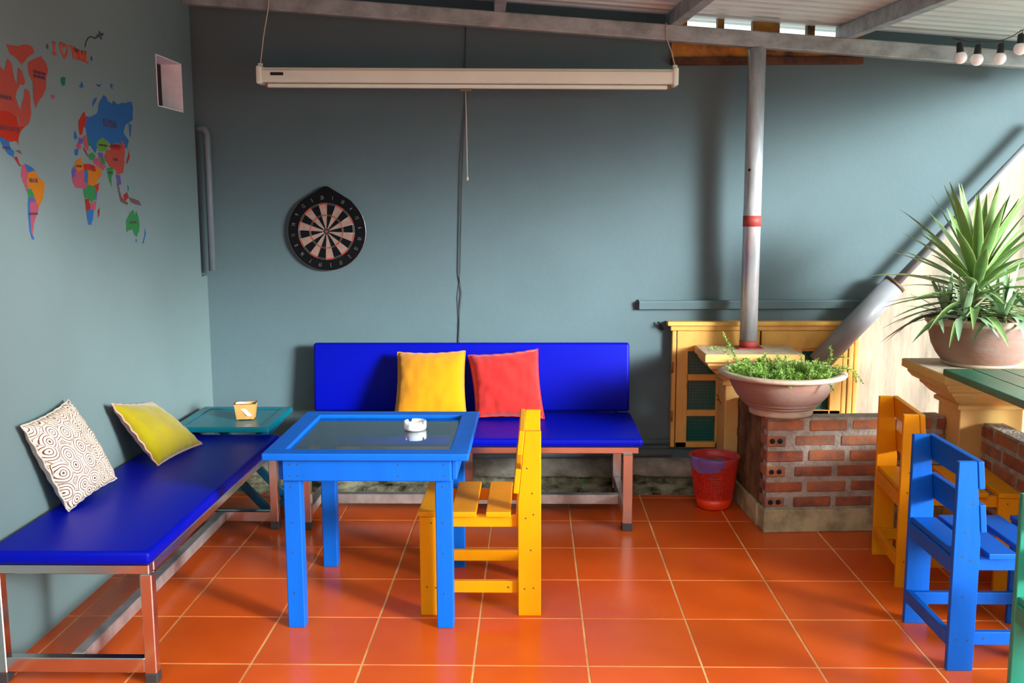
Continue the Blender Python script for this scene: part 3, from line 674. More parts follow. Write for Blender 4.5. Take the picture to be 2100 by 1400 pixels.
# ------------------------------------------------------------------ world map decal on the left wall
PALD = dict(pink=(0.50, 0.09, 0.06), red=(0.52, 0.035, 0.012), orange=(0.62, 0.21, 0.01), blue=(0.03, 0.17, 0.46), green=(0.04, 0.28, 0.08),
            purple=(0.14, 0.11, 0.38), lgreen=(0.14, 0.34, 0.05), rose=(0.50, 0.10, 0.16), dgreen=(0.01, 0.24, 0.11), dred=(0.40, 0.03, 0.02), grey=(0.20, 0.10, 0.10))
KEYS = list(PALD); MPAL = [mat('map_print_'+k, tuple(0.55*v for v in PALD[k]), 0.7, spec=0.2) for k in KEYS] + [mat('map_print_ink', (0.05, 0.03, 0.06), 0.7)]
def mpt(p, lift): 
    q = survey(p[0]*0.4, p[1]*0.4, 0, WX); q.x = WX + lift; return q
MAP = {
 'north_america': [
  ('pink', [(-330, 250), (-200, 270), (-60, 310), (0, 340), (22, 365), (30, 320), (38, 300), (58, 325), (72, 400), (80, 420), (84, 430), (92, 345), (112, 365), (128, 425), (118, 438), (104, 432), (86, 462), (78, 500), (88, 530), (104, 568), (111, 530), (122, 500), (126, 452), (150, 470), (153, 490), (160, 580), (152, 620), (135, 645), (100, 645), (90, 600), (40, 570), (0, 568), (-330, 560)]),
  ('pink', [(30, 225), (60, 232), (95, 238), (112, 228), (140, 228), (165, 240), (175, 270), (140, 295), (112, 332), (85, 300), (50, 275)]),
  ('red', [(-330, 560), (0, 568), (40, 570), (82, 595), (95, 645), (132, 645), (106, 672), (96, 700), (92, 722), (96, 748), (82, 722), (45, 728), (0, 700), (-330, 690)]),
  ('blue', [(-90, 690), (0, 700), (45, 728), (50, 758), (72, 775), (68, 806), (42, 792), (22, 762), (0, 722), (-60, 715)]),
  ('dred', [(68, 806), (86, 802), (98, 838), (112, 850), (100, 852), (84, 828)]),
  ('grey', [(76, 772), (100, 768), (112, 790), (100, 786)])],
 'greenland': [('pink', [(140, 322), (175, 302), (210, 288), (238, 330), (246, 360), (236, 400), (236, 450), (220, 490), (196, 520), (183, 556), (170, 510), (168, 420), (146, 380)])],
 'south_america': [
  ('rose', [(110, 850), (130, 840), (142, 880), (136, 940), (152, 985), (138, 985), (116, 930), (105, 900)]),
  ('blue', [(122, 836), (160, 855), (186, 882), (142, 886), (130, 852)]),
  ('orange', [(142, 884), (180, 872), (192, 905), (228, 935), (221, 1010), (198, 1062), (184, 1032), (172, 1005), (152, 965), (136, 940)]),
  ('green', [(138, 968), (160, 968), (176, 1010), (146, 1012)]), ('purple', [(145, 1012), (175, 1012), (184, 1032), (150, 1040)]),
  ('rose', [(152, 1038), (184, 1032), (198, 1066), (186, 1105), (172, 1150), (166, 1190), (176, 1226), (158, 1190)]),
  ('blue', [(142, 1012), (152, 1038), (158, 1190), (176, 1228), (162, 1226), (150, 1180), (143, 1080)])],
 'eurasia': [
  ('blue', [(440, 612), (465, 597), (497, 580), (510, 520), (530, 485), (546, 500), (549, 516), (572, 532), (580, 516), (602, 536), (626, 526), (645, 530), (650, 522), (674, 521), (680, 548), (678, 590), (680, 615), (642, 640), (632, 680), (660, 722), (650, 762), (600, 732), (570, 742), (550, 722), (520, 712), (500, 742), (490, 785), (470, 760), (445, 700), (436, 650)]),
  ('blue', [(660, 630), (673, 642), (670, 705), (662, 690)]), ('blue', [(474, 550), (472, 530), (481, 505), (497, 497), (490, 520), (483, 530)]),
  ('red', [(402, 662), (401, 620), (430, 570), (441, 600), (431, 640), (420, 690), (409, 692)]), ('purple', [(440, 598), (455, 595), (447, 640), (440, 662), (430, 650)]),
  ('blue', [(377, 702), (382, 668), (396, 706), (384, 718)]), ('rose', [(390, 740), (412, 725), (415, 760), (395, 765)]), ('blue', [(380, 766), (402, 762), (398, 796), (382, 796)]),
  ('purple', [(404, 705), (425, 712), (420, 736), (400, 736)]), ('rose', [(420, 706), (436, 690), (455, 730), (452, 776), (432, 752)]), ('dgreen', [(442, 690), (462, 722), (468, 750), (452, 745)]), ('dred', [(425, 752), (440, 772), (452, 806), (438, 786)]),
  ('green', [(450, 792), (475, 780), (490, 800), (472, 822), (455, 812)]), ('lgreen', [(493, 742), (500, 722), (526, 704), (558, 736), (545, 776), (505, 776)]), ('red', [(555, 746), (600, 735), (626, 746), (610, 772), (570, 768)]),
  ('pink', [(530, 800), (548, 768), (570, 768), (610, 772), (626, 745), (616, 714), (641, 740), (638, 800), (634, 860), (630, 886), (600, 896), (590, 872), (560, 852)]),
  ('purple', [(500, 780), (526, 784), (532, 815), (506, 806)]), ('rose', [(476, 832), (480, 810), (508, 808), (520, 840), (546, 850), (526, 873), (500, 850)]), ('green', [(512, 808), (534, 812), (540, 842), (522, 842)]),
  ('orange', [(470, 852), (500, 852), (522, 881), (515, 906), (496, 926), (485, 890)]), ('green', [(544, 862), (575, 854), (581, 880), (570, 910), (572, 962), (558, 926), (550, 890)]),
  ('purple', [(590, 896), (614, 898), (620, 945), (606, 950), (598, 920)]), ('grey', [(596, 930), (606, 950), (622, 1010), (656, 1040), (650, 1052), (616, 1032)]), ('dred', [(630, 1000), (650, 985), (660, 1010), (640, 1032)]),
  ('dgreen', [(646, 920), (651, 945), (661, 962), (655, 986)]), ('grey', [(655, 1010), (690, 1020), (713, 1030), (724, 1056), (692, 1046), (670, 1036)]), ('dred', [(659, 760), (665, 800), (651, 842), (645, 832), (656, 795)])],
 'africa': [
  ('orange', [(378, 842), (395, 816), (417, 808), (421, 840), (430, 862), (405, 882), (390, 870)]), ('purple', [(364, 880), (378, 850), (390, 872), (382, 905), (368, 910)]), ('rose', [(368, 910), (382, 905), (390, 872), (405, 882), (430, 866), (432, 930), (420, 966), (386, 962), (372, 936)]),
  ('red', [(424, 842), (460, 840), (466, 872), (432, 872)]), ('dred', [(460, 840), (484, 850), (491, 880), (466, 876)]), ('blue', [(431, 872), (449, 872), (449, 942), (433, 932)]), ('orange', [(449, 872), (491, 880), (498, 930), (482, 950), (450, 946)]),
  ('red', [(480, 950), (510, 935), (500, 980), (482, 986)]), ('rose', [(422, 965), (433, 932), (449, 942), (450, 950), (430, 975)]), ('green', [(426, 972), (450, 946), (490, 960), (491, 1020), (466, 1040), (450, 1016), (432, 1016)]), ('purple', [(482, 986), (499, 981), (494, 1030), (490, 1020), (488, 990)]),
  ('dred', [(434, 1020), (455, 1018), (461, 1072), (441, 1082)]), ('rose', [(459, 1042), (493, 1026), (486, 1076), (464, 1090)]), ('blue', [(441, 1082), (461, 1072), (480, 1076), (476, 1120), (466, 1152), (452, 1152)]), ('dred', [(500, 1116), (500, 1080), (512, 1060), (508, 1102)])],
 'australia': [('green', [(645, 1132), (665, 1090), (682, 1075), (690, 1102), (698, 1078), (712, 1130), (714, 1172), (700, 1216), (686, 1200), (678, 1176), (660, 1180), (648, 1191)]), ('blue', [(695, 1226), (702, 1226), (698, 1246)]),
  ('blue', [(740, 1170), (748, 1195), (735, 1246), (728, 1248), (740, 1208)])],
 'island': [('dgreen', [(309, 400), (322, 394), (336, 398), (330, 440), (316, 438)]), ('blue', [(405, 442), (412, 432), (418, 415), (428, 445), (414, 452)]), ('blue', [(490, 430), (505, 434), (520, 430), (510, 447), (498, 442)]), ('blue', [(563, 428), (585, 436), (572, 440), (578, 460), (568, 448)]), ('rose', [(261, 484), (280, 490), (273, 508), (264, 504)])],
}
def build_map():
    t = thing('world_map_decal', 'coloured world map stuck on the blue-grey left wall', 'wall decal', (WX, -0.9, 1.85))
    lift = 0.0010
    for nm, polys in [(k, v) for k, v in MAP.items() if k != 'island'] + [('island', [p]) for p in MAP['island']]:
        b = MB()
        for k, poly in polys:
            # ragged coast: subdivide and jitter
            pp = []
            for i, p in enumerate(poly):
                q = poly[(i+1) % len(poly)]; d = math.hypot(q[0]-p[0], q[1]-p[1]); n = max(1, int(d/14)) if p[0] > -50 else 1
                for j in range(n):
                    u = j/n; jj = 1.8 if j else 0.0
                    pp.append((p[0]+(q[0]-p[0])*u+random.uniform(-jj, jj), p[1]+(q[1]-p[1])*u+random.uniform(-jj, jj)))
            f = b.bm.faces.new([b.bm.verts.new(mpt(p, lift)) for p in pp]); f.material_index = KEYS.index(k); f.normal_update()
            lift += 0.000006
        bmesh.ops.triangulate(b.bm, faces=list(b.bm.faces))
        b.bm.normal_update()
        for f in b.bm.faces:
            if f.normal.x < 0: f.normal_flip()
        b.build(nm, MPAL, t, True)
    b = MB(); h = WX + 0.0022
    names = [('RUSSIA', 563, 636, 0.034), ('CHINA', 590, 818, 0.013), ('MONGOLIA', 590, 750, 0.013), ('KAZAKHSTAN', 525, 745, 0.009), ('INDIA', 564, 885, 0.010), ('BRAZIL', 170, 926, 0.015), ('AUSTRALIA', 680, 1140, 0.012), ('GREENLAND', 200, 374, 0.012), ('(DENMARK)', 200, 395, 0.012), ('CANADA', 22, 498, 0.016), ('UNITED STATES', 40, 660, 0.016), ('ARGENTINA', 168, 1096, 0.009), ('ALGERIA', 402, 852, 0.010), ('MEXICO', 32, 758, 0.010)]
    for s, x, y, sz in names:
        p = mpt((x, y), 0); m = Matrix(((0, 0, 1, h), (1, 0, 0, p.y), (0, 1, 0, p.z), (0, 0, 0, 1)))
        b = MB(); add_text(b, s, sz*1.35, m, mi=0); b.build('country_name', MPAL[-1], t, True)
    # slogan
    L = thing('slogan_decal', 'red handwritten travel slogan with a heart above the world map', 'wall decal', (WX, -0.9, 2.2))
    cr = mat('slogan_red', (0.36, 0.055, 0.02), 0.7)
    b = MB()
    def stroke(mb, pts, r=0.0046): mb.tube([Vector((WX+0.0015, q.y, q.z)) for q in (mpt(p, 0) for p in pts)], r, 5); 
    k = 430/1075/ (320/2100)   # strokes traced on a closer view of the wall
    def Z(pts): return [((x*320/2100)/0.4, (60 + y*200/1312)/0.4) for x, y in pts]
    stroke(b, Z([(700, 180), (738, 186)])); stroke(b, Z([(720, 184), (726, 325)])); stroke(b, Z([(708, 322), (746, 334)])); b.build('letter', cr, L, True)
    b = MB(); stroke(b, Z([(852, 226), (832, 186), (808, 184), (802, 225), (822, 300), (862, 390), (890, 330), (904, 270), (892, 226), (870, 210), (852, 230)])); b.build('heart_outline', cr, L, True)
    b = MB()
    stroke(b, Z([(940, 235), (1000, 248)])); stroke(b, Z([(965, 240), (990, 395)]))
    stroke(b, Z([(1000, 398), (992, 260), (1020, 268), (1024, 310), (1002, 330), (1040, 405)]))
    stroke(b, Z([(1040, 405), (1046, 275), (1072, 415)])); stroke(b, Z([(1046, 350), (1064, 358)]))
    stroke(b, Z([(1068, 285), (1092, 420), (1104, 290)]))
    stroke(b, Z([(1130, 300), (1108, 296), (1118, 425), (1138, 430)])); stroke(b, Z([(1112, 355), (1130, 360)]))
    stroke(b, Z([(1145, 295), (1150, 440), (1168, 445)])); b.build('word', cr, L, True)
    P = thing('airplane_decal', 'tiny dark plane with a dotted curved trail above the slogan', 'wall decal', (WX, -0.7, 2.25))
    ck = mat('decal_ink', (0.03, 0.05, 0.09), 0.7)
    b = MB(); stroke(b, Z([(1140, 240), (1150, 180), (1180, 120), (1215, 98), (1250, 112), (1275, 122), (1305, 100)]), 0.003); b.build('trail', ck, P, True)
    b = MB(); stroke(b, Z([(1305, 92), (1375, 66)]), 0.006); stroke(b, Z([(1330, 28), (1345, 80), (1354, 138)]), 0.0045); stroke(b, Z([(1312, 80), (1318, 108)]), 0.004); b.build('plane', ck, P, True)
    for (x, y), lb in (((635, 232), 'small dark dot printed at the start of the slogan'), ((1230, 395), 'small dark dot printed at the end of the slogan')):
        b = MB(); q = mpt(((x*320/2100)/0.4, (60+y*200/1312)/0.4), 0); b.sphere((WX+0.0005, q.y, q.z), 0.010, sc=(0.06, 1, 1)); tag(b.build('dot_decal', ck), lb, 'wall decal', 'dots beside the slogan')
build_map()

# ------------------------------------------------------------------ benches
def pad(b, x0, x1, y0, y1, z0, z1, r=0.016, crown=0.006):
    """upholstered pad: rounded box with a slightly crowned top"""
    old = set(b.bm.verts)
    b.box(((x0+x1)/2, (y0+y1)/2, (z0+z1)/2), (x1-x0, y1-y0, z1-z0), bevel=r, seg=4, smooth=True)
def sq(b, p0, p1, w, h=None, mi=None):
    p0, p1 = Vector(p0), Vector(p1); d = p1-p0
    up = 'Z' if abs(d.normalized().z) < 0.9 else 'Y'
    b.box((p0+p1)/2, (w, d.length, h or w), rot=d.to_track_quat('Y', 'Z').to_matrix() if up == 'Z' else Matrix.Rotation(PI/2, 3, 'X'), bevel=0.003, seg=1, mi=mi)

def build_bench_left():
    t = thing('padded_bench', 'armless blue vinyl bench on stainless legs along the left wall', 'bench', (-1.36, -0.9, 0))
    x0, x1, y0, y1 = -1.635, -1.075, -1.765, -0.075
    b = MB(); pad(b, x0, x1, y0, y1, 0.424, 0.472); b.build('seat_pad', M_vinyl, t, True)
    b = MB(); z = 0.406; i = 0.018
    for p, q in (((x0+0.01, y0+0.03, z), (x1-0.01, y0+0.03, z)), ((x0+0.01, y1-0.03, z), (x1-0.01, y1-0.03, z)), ((x0+0.022, y0+0.05, z), (x0+0.022, y1-0.05, z)), ((x1-0.024, y0+0.05, z), (x1-0.024, y1-0.05, z)), ((x0+0.03, -0.92, z), (x1-0.03, -0.92, z))):
        sq(b, p, q, 0.034)
    b.build('seat_frame', M_steel, t, True)
    for lx in (x0+0.024, x1-0.022):
        for ly in (y0+0.03, y1-0.055):
            b = MB(); b.box((lx, ly, 0.213), (0.04, 0.04, 0.352), bevel=0.003, seg=1); lg = b.build('leg', M_steel, t, True)
            b = MB(); b.box((lx, ly, 0.019), (0.043, 0.043, 0.038), bevel=0.003, seg=1); f = b.build('foot_cap', M_rubber, lg)
    for ly in (y0+0.03, y1-0.055):
        b = MB(); sq(b, (x0+0.044, ly, 0.066), (x1-0.042, ly, 0.066), 0.036, 0.052); b.build('cross_rail', M_steel, t, True)
    b = MB(); sq(b, (-1.365, y0+0.05, 0.066), (-1.365, y1-0.075, 0.066), 0.045, 0.05); b.build('long_rail', M_dusty, t, True)
build_bench_left()

def build_bench_back():
    t = thing('padded_bench', 'blue vinyl bench with a long backrest against the back wall', 'bench', (-0.15, 0.17, 0))
    x0, x1, y0, y1 = -1.02, 0.745, -0.145, 0.50
    b = MB(); pad(b, x0, x1, y0, y1, 0.424, 0.466); o = b.build('seat_pad', M_vinyl, t, True)
    b = MB(); tilt = math.radians(-5)
    b.box(((x0+x1)/2-0.008, 0.545, 0.655), (x1-x0+0.005, 0.045, 0.385), rot=RX(tilt), bevel=0.016, seg=4, smooth=True)
    b.build('backrest', M_vinyl, t, True)
    b = MB(); z = 0.406
    for p, q in (((x0+0.04, -0.148+0.03, z), (x1-0.02, -0.148+0.03, z)), ((x0+0.04, 0.47, z), (x1-0.02, 0.47, z)), ((x0+0.05, -0.12, z), (x0+0.05, 0.47, z)), ((x1-0.07, -0.12, z), (x1-0.07, 0.47, z)), ((-0.15, -0.11, z), (-0.15, 0.47, z))):
        sq(b, p, q, 0.034)
    b.build('seat_frame', M_steel, t, True)
    legs = [(x0+0.085, -0.15+0.015), (x1-0.075, -0.15+0.015), (x0+0.085, 0.48), (x1-0.075, 0.48), (-0.16, 0.48)]
    for lx, ly in legs:
        b = MB(); b.box((lx, ly, 0.213), (0.05, 0.045, 0.352), bevel=0.003, seg=1); lg = b.build('leg', M_steel, t, True)
        b = MB(); b.box((lx, ly, 0.019), (0.053, 0.048, 0.038), bevel=0.003, seg=1); f = b.build('foot_cap', M_rubber, lg)
    for lx in (x0+0.085, x1-0.075):
        b = MB(); sq(b, (lx, -0.11, 0.08), (lx, 0.457, 0.08), 0.04, 0.05); b.build('cross_rail', M_dusty, t, True)
    b = MB(); sq(b, (x0+0.105, 0.13, 0.08), (x1-0.095, 0.13, 0.08), 0.045, 0.052); b.build('long_rail', M_dusty, t, True)
    for lx in (x0+0.085, x1-0.075, -0.16):
        b = MB(); b.box((lx, 0.578, 0.57), (0.03, 0.02, 0.30), rot=RX(tilt), bevel=0.002, seg=1); b.build('back_support', M_steel, t, True)
build_bench_back()

# ------------------------------------------------------------------ cushions
def cushion(name, label, corners, thick, mats, back_mi=1, n=26, pinch=0.06, piping=None, seed=0, wrinkle=0.006):
    """corners: bottom-left, bottom-right, top-right, top-left of the front face as seen"""
    bl, br, tr, tl = [Vector(c) for c in corners]
    nrm = ((br-bl).cross(tl-bl)).normalized()
    b = MB(); bm = b.bm
    sides = {}
    for sgn in (1, -1):
        g = []
        for j in range(n+1):
            row = []
            for i in range(n+1):
                u, v = i/n, j/n; a, c = 2*u-1, 2*v-1
                uu = 0.5 + (u-0.5)*(1 - pinch*(1-c*c) * (abs(a)**2))
                vv = 0.5 + (v-0.5)*(1 - pinch*(1-a*a) * (abs(c)**2))
                p = (bl*(1-uu)+br*uu)*(1-vv) + (tl*(1-uu)+tr*uu)*vv
                h = (max(0.0, (1-a*a))*max(0.0, (1-c*c)))**0.42
                wv = noise.noise(Vector((u*5+seed, v*5, sgn*3)))*wrinkle + noise.noise(Vector((u*13+seed, v*9, sgn*7)))*wrinkle*0.5
                edge = min(u, 1-u, v, 1-v)
                k = min(1.0, edge*7)
                rim = math.sin(math.pi*min(1, (1-abs(a))*3))*0 
                p = p + nrm*(sgn*thick/2*h + wv*k)
                # gathers along the seams
                gz = math.sin((u if min(v, 1-v) < min(u, 1-u) else v)*40+seed)*0.0035*max(0, 1-edge*9)
                p = p + nrm*gz
                row.append((p, u, v))
            g.append(row)
        sides[sgn] = g
    V = {}
    for sgn in (1, -1):
        for j in range(n+1):
            for i in range(n+1):
                bd = i in (0, n) or j in (0, n)
                key = (i, j, 0 if bd else sgn)
                if key not in V: V[key] = bm.verts.new(sides[sgn][j][i][0])
    for sgn in (1, -1):
        for j in range(n):
            for i in range(n):
                ids = [(i, j), (i+1, j), (i+1, j+1), (i, j+1)]
                if sgn < 0: ids = ids[::-1]
                f = bm.faces.new([V[(a, c, 0 if (a in (0, n) or c in (0, n)) else sgn)] for a, c in ids])
                f.smooth = True; f.material_index = 0 if sgn > 0 else back_mi
                for lp, (a, c) in zip(f.loops, ids): lp[b.uv].uv = (a/n, c/n)
    zmin = min(v.co.z for v in bm.verts); base = Vector(((bl.x+br.x)/2, (bl.y+br.y)/2, zmin))
    t = thing(name, label, 'cushion', base, group='scatter cushions on the benches')
    edge_pts = [V[(i, 0, 0)].co.copy() for i in range(n+1)] + [V[(n, j, 0)].co.copy() for j in range(1, n+1)] + [V[(i, n, 0)].co.copy() for i in range(n-1, -1, -1)] + [V[(0, j, 0)].co.copy() for j in range(n-1, 0, -1)]
    b.build('cover', mats, t, True)
    if piping:
        p = MB(); p.tube(edge_pts + [edge_pts[0], edge_pts[1]], piping[1], 6, caps=False); p.build('piping', piping[0], t, True)
    return t
sv = survey
y0 = 0.30; y1 = 0.475
def onp(px, py, zz):    # a point resting at height zz
    return sv(px, py, 2, zz)
cushion('cushion', 'square mustard yellow cushion leaning on the backrest', [(-0.545, 0.27, 0.472), (-0.155, 0.27, 0.472), (-0.172, 0.455, 0.815), (-0.545, 0.455, 0.808)], 0.15, [M_cy, M_cy], seed=1, piping=(M_cy, 0.004))
cushion('cushion', 'square coral red cushion leaning on the backrest beside the yellow one', [(-0.105, 0.29, 0.480), (0.262, 0.285, 0.474), (0.228, 0.455, 0.825), (-0.155, 0.455, 0.790)], 0.15, [M_cr, M_cr], seed=5, piping=(M_cr, 0.004), wrinkle=0.012)
cushion('cushion', 'beige cushion printed with brown concentric rings leaning on left wall', [(-1.545, -1.345, 0.476), (-1.515, -0.985, 0.50), (-1.615, -1.14, 0.862), (-1.615, -1.50, 0.84)], 0.13, [M_ring, M_cb], seed=9, piping=(M_cb, 0.0035))
cushion('cushion', 'olive green cushion with pink back slumped against the left wall', [(-1.455, -0.70, 0.478), (-1.395, -0.30, 0.478), (-1.60, -0.36, 0.690), (-1.60, -0.80, 0.775)], 0.12, [M_co, M_cp], seed=13, piping=(M_cp, 0.004))

# ------------------------------------------------------------------ blue glass-topped table
def nails(b, pts, nrm, mi=1, r=0.004):
    for p in pts: b.disc(Vector(p)+Vector(nrm)*0.0006, r, nrm, 7, mi)
def build_table():
    t = thing('glass_top_table', 'square sky blue wooden table with an inset dark glass top', 'table', (-0.423, -0.965, 0))
    X0, X1, Y0, Y1, ZT = -0.808, -0.038, -1.345, -0.59, 0.70
    fw = 0.075; th = 0.028
    b = MB()
    def frm(x0, x1, y0, y1): b.box(((x0+x1)/2, (y0+y1)/2, ZT-th/2), (x1-x0, y1-y0, th), bevel=0.005)
    frm(X0, X1, Y0, Y0+fw); frm(X0, X1, Y1-fw, Y1); frm(X0, X0+fw, Y0+fw-0.004, Y1-fw+0.004); frm(X1-fw, X1, Y0+fw-0.004, Y1-fw+0.004)
    b.build('tabletop_frame', M_blue, t, True)
    b = MB(); b.box(((X0+X1)/2, (Y0+Y1)/2, ZT-0.018), (X1-X0-2*fw+0.01, Y1-Y0-2*fw+0.01, 0.006)); b.build('glass_pane', M_tglass, t, True)
    lx0, lx1, ly0, ly1, w = -0.742, -0.104, -1.30, -0.60, 0.064
    for x in (lx0+w/2, lx1-w/2):
        for y in (ly0+w/2, ly1-w/2):
            b = MB(); b.box((x, y, (ZT-th)/2), (w, 0.06, ZT-th), bevel=0.003, seg=1)
            if y < -1: nails(b, [(x-0.005, y-0.03, z) for z in (0.56, 0.42, 0.30, 0.14)], (0, -1, 0), r=0.0035)
            b.build('leg', [M_blue, M_nail], t, True)
    az = ZT-th-0.0425
    for y, s in ((ly0-0.009, -1), (ly1+0.009, 1)):
        b = MB(); b.box(((lx0+lx1)/2, y, az), (lx1-lx0-0.006, 0.018, 0.085), bevel=0.003, seg=1)
        nails(b, [(x, y-0.009, az+dz) for x in (lx0+0.03, lx0+0.06, lx1-0.20, lx1-0.03) for dz in (-0.022, 0.022)], (0, -1, 0), r=0.003); b.build('apron', [M_blue, M_nail], t, True)
    for x in (lx0-0.009, lx1+0.009):
        b = MB(); b.box((x, (ly0+ly1)/2, az), (0.018, ly1-ly0-0.01, 0.085), bevel=0.003, seg=1); b.build('apron', M_blue, t, True)
build_table()
def build_ashtray():
    c = Vector((-0.290, -0.885, 0.685)); t = thing('ashtray', 'round white ceramic ashtray standing on the glass table top', 'ashtray', c)
    b = MB(); n = 64; prof = [(0.0, 0.001), (0.038, 0.0), (0.045, 0.004), (0.047, 0.012), (0.047, 0.034), (0.045, 0.038), (0.041, 0.038), (0.039, 0.034), (0.037, 0.010), (0.0, 0.008)]
    bm = b.bm; rings = []
    for r, z in prof:
        ring = []
        for j in range(n):
            a = 2*PI*j/n; zz = z
            if z > 0.03 and any(abs((a-q+PI) % (2*PI)-PI) < 0.16 for q in (-0.62, 2.2, 4.05)): zz = z-0.012
            ring.append(bm.verts.new((c.x+r*math.cos(a), c.y+r*math.sin(a), c.z+zz)))
        rings.append(ring)
    for a, d in zip(rings, rings[1:]):
        for j in range(n):
            try: bm.faces.new((a[j], a[(j+1) % n], d[(j+1) % n], d[j]))
            except ValueError: pass
    for f in bm.faces: f.smooth = True
    b.build('bowl', M_ceram, t, True)
    b = MB(); b.disc(c+Vector((0, 0, 0.0088)), 0.026, (0, 0, 1), 20); b.build('ash', M_ash, t, True)
build_ashtray()

# ------------------------------------------------------------------ teal side table with napkin holder
def build_side_table():
    t = thing('side_table', 'low teal folding table in the corner between the two benches', 'table', (-1.36, 0.12, 0))
    X0, X1, Y0, Y1, Z = -1.60, -1.115, -0.135, 0.365, 0.517
    b = MB(); b.box(((X0+X1)/2, (Y0+Y1)/2, Z-0.012), (X1-X0, Y1-Y0, 0.024), bevel=0.004)
    top = b.build('tabletop', M_teal, t, True)
    b = MB(); fw = 0.05
    for x0, x1, y0, y1 in ((X0, X1, Y0, Y0+fw), (X0, X1, Y1-fw, Y1), (X0, X0+fw, Y0+fw, Y1-fw), (X1-fw, X1, Y0+fw, Y1-fw)): b.box(((x0+x1)/2, (y0+y1)/2, Z+0.0015), (x1-x0-0.002, y1-y0-0.002, 0.005), bevel=0.002, seg=1)
    b.build('edge_frame', M_teal, t, True)
    for x in (X1-0.06, X0+0.06):
        b = MB(); b.box((x, (Y0+Y1)/2, Z-0.036), (0.03, Y1-Y0-0.08, 0.024)); b.build('batten', M_tealleg, t, True)
    for y in (0.0, 0.30):
        for s in (1, -1):
            a = Vector((-1.36-s*0.20, y+0.012*s, Z-0.04)); c = Vector((-1.36+s*0.22, y+0.012*s, 0.012)); d = c-a
            b = MB(); b.box((a+c)/2, (0.042, d.length, 0.020), rot=d.to_track_quat('Y', 'Z').to_matrix() @ RY(PI/2), bevel=0.003, seg=1); b.build('leg', M_tealleg, t, True)
    for x in (-1.15, -1.57):
        b = MB(); b.box((x, 0.15, 0.03), (0.03, 0.32, 0.02), bevel=0.002); b.build('stretcher', M_tealleg, t, True)
build_side_table()
def build_napkins():
    c = Vector((-1.285, 0.075, 0.5175)); t = thing('napkin_holder', 'small tapered tan wooden napkin holder on the teal table', 'napkin holder', c, 0.12)
    b = MB(); w0, w1, h, d = 0.044, 0.054, 0.085, 0.035; th = 0.006
    def panel(p0, p1, p2, p3, nrm): b.prism([(0, 0)], (0, 0, 0), (1, 0, 0), (0, 1, 0), (0, 0, 1), 0) 
    bm = b.bm
    def ring(k, z, o): return [bm.verts.new((sx*(k-o), sy*(k*0.72-o), z)) for sx, sy in ((-1, -1), (1, -1), (1, 1), (-1, 1))]
    rs = [ring(w0, 0.004, 0), ring(w1, h, 0), ring(w1, h, th), ring(w0+0.001, 0.010, th)]
    for a, q in zip(rs, rs[1:]):
        for j in range(4): bm.faces.new((a[j], a[(j+1) % 4], q[(j+1) % 4], q[j]))
    bm.faces.new(list(reversed(rs[0]))); bm.faces.new(rs[-1])
    for f in bm.faces: f.material_index = 0
    b.build('box', M_tan, t)
    b = MB()
    for sx, sy in ((-1, -1), (1, -1), (1, 1), (-1, 1)): b.box((sx*(w0-0.006), sy*(w0*0.72-0.006), 0.002), (0.012, 0.012, 0.004))
    rim = [Vector((sx*w1, sy*w1*0.72, h)) for sx, sy in ((-1, -1), (1, -1), (1, 1), (-1, 1), (-1, -1))]
    for p, q in zip(rim, rim[1:]): sq(b, p, q, 0.003)
    b.build('trim', M_tanedge, t)
    nk = thing('napkin_stack', 'folded white paper napkins standing in the tan holder', 'napkins', c+Vector((0, 0, 0.012)), 0.12)
    b = MB(); b.box((-0.008, 0.003, 0.036), (0.066, 0.036, 0.070), rot=RY(0.15)); 
    b.build('napkin', M_paper, nk)
    b = MB(); b.prism([(-0.046, 0.080), (-0.030, 0.084), (0.036, 0.012), (0.012, 0.010)], (0, -0.0395, 0), (1, 0, 0), (0, 0.09, 1), (0, -1, 0), 0.0015); b.build('napkin', M_paper, nk)
build_napkins()

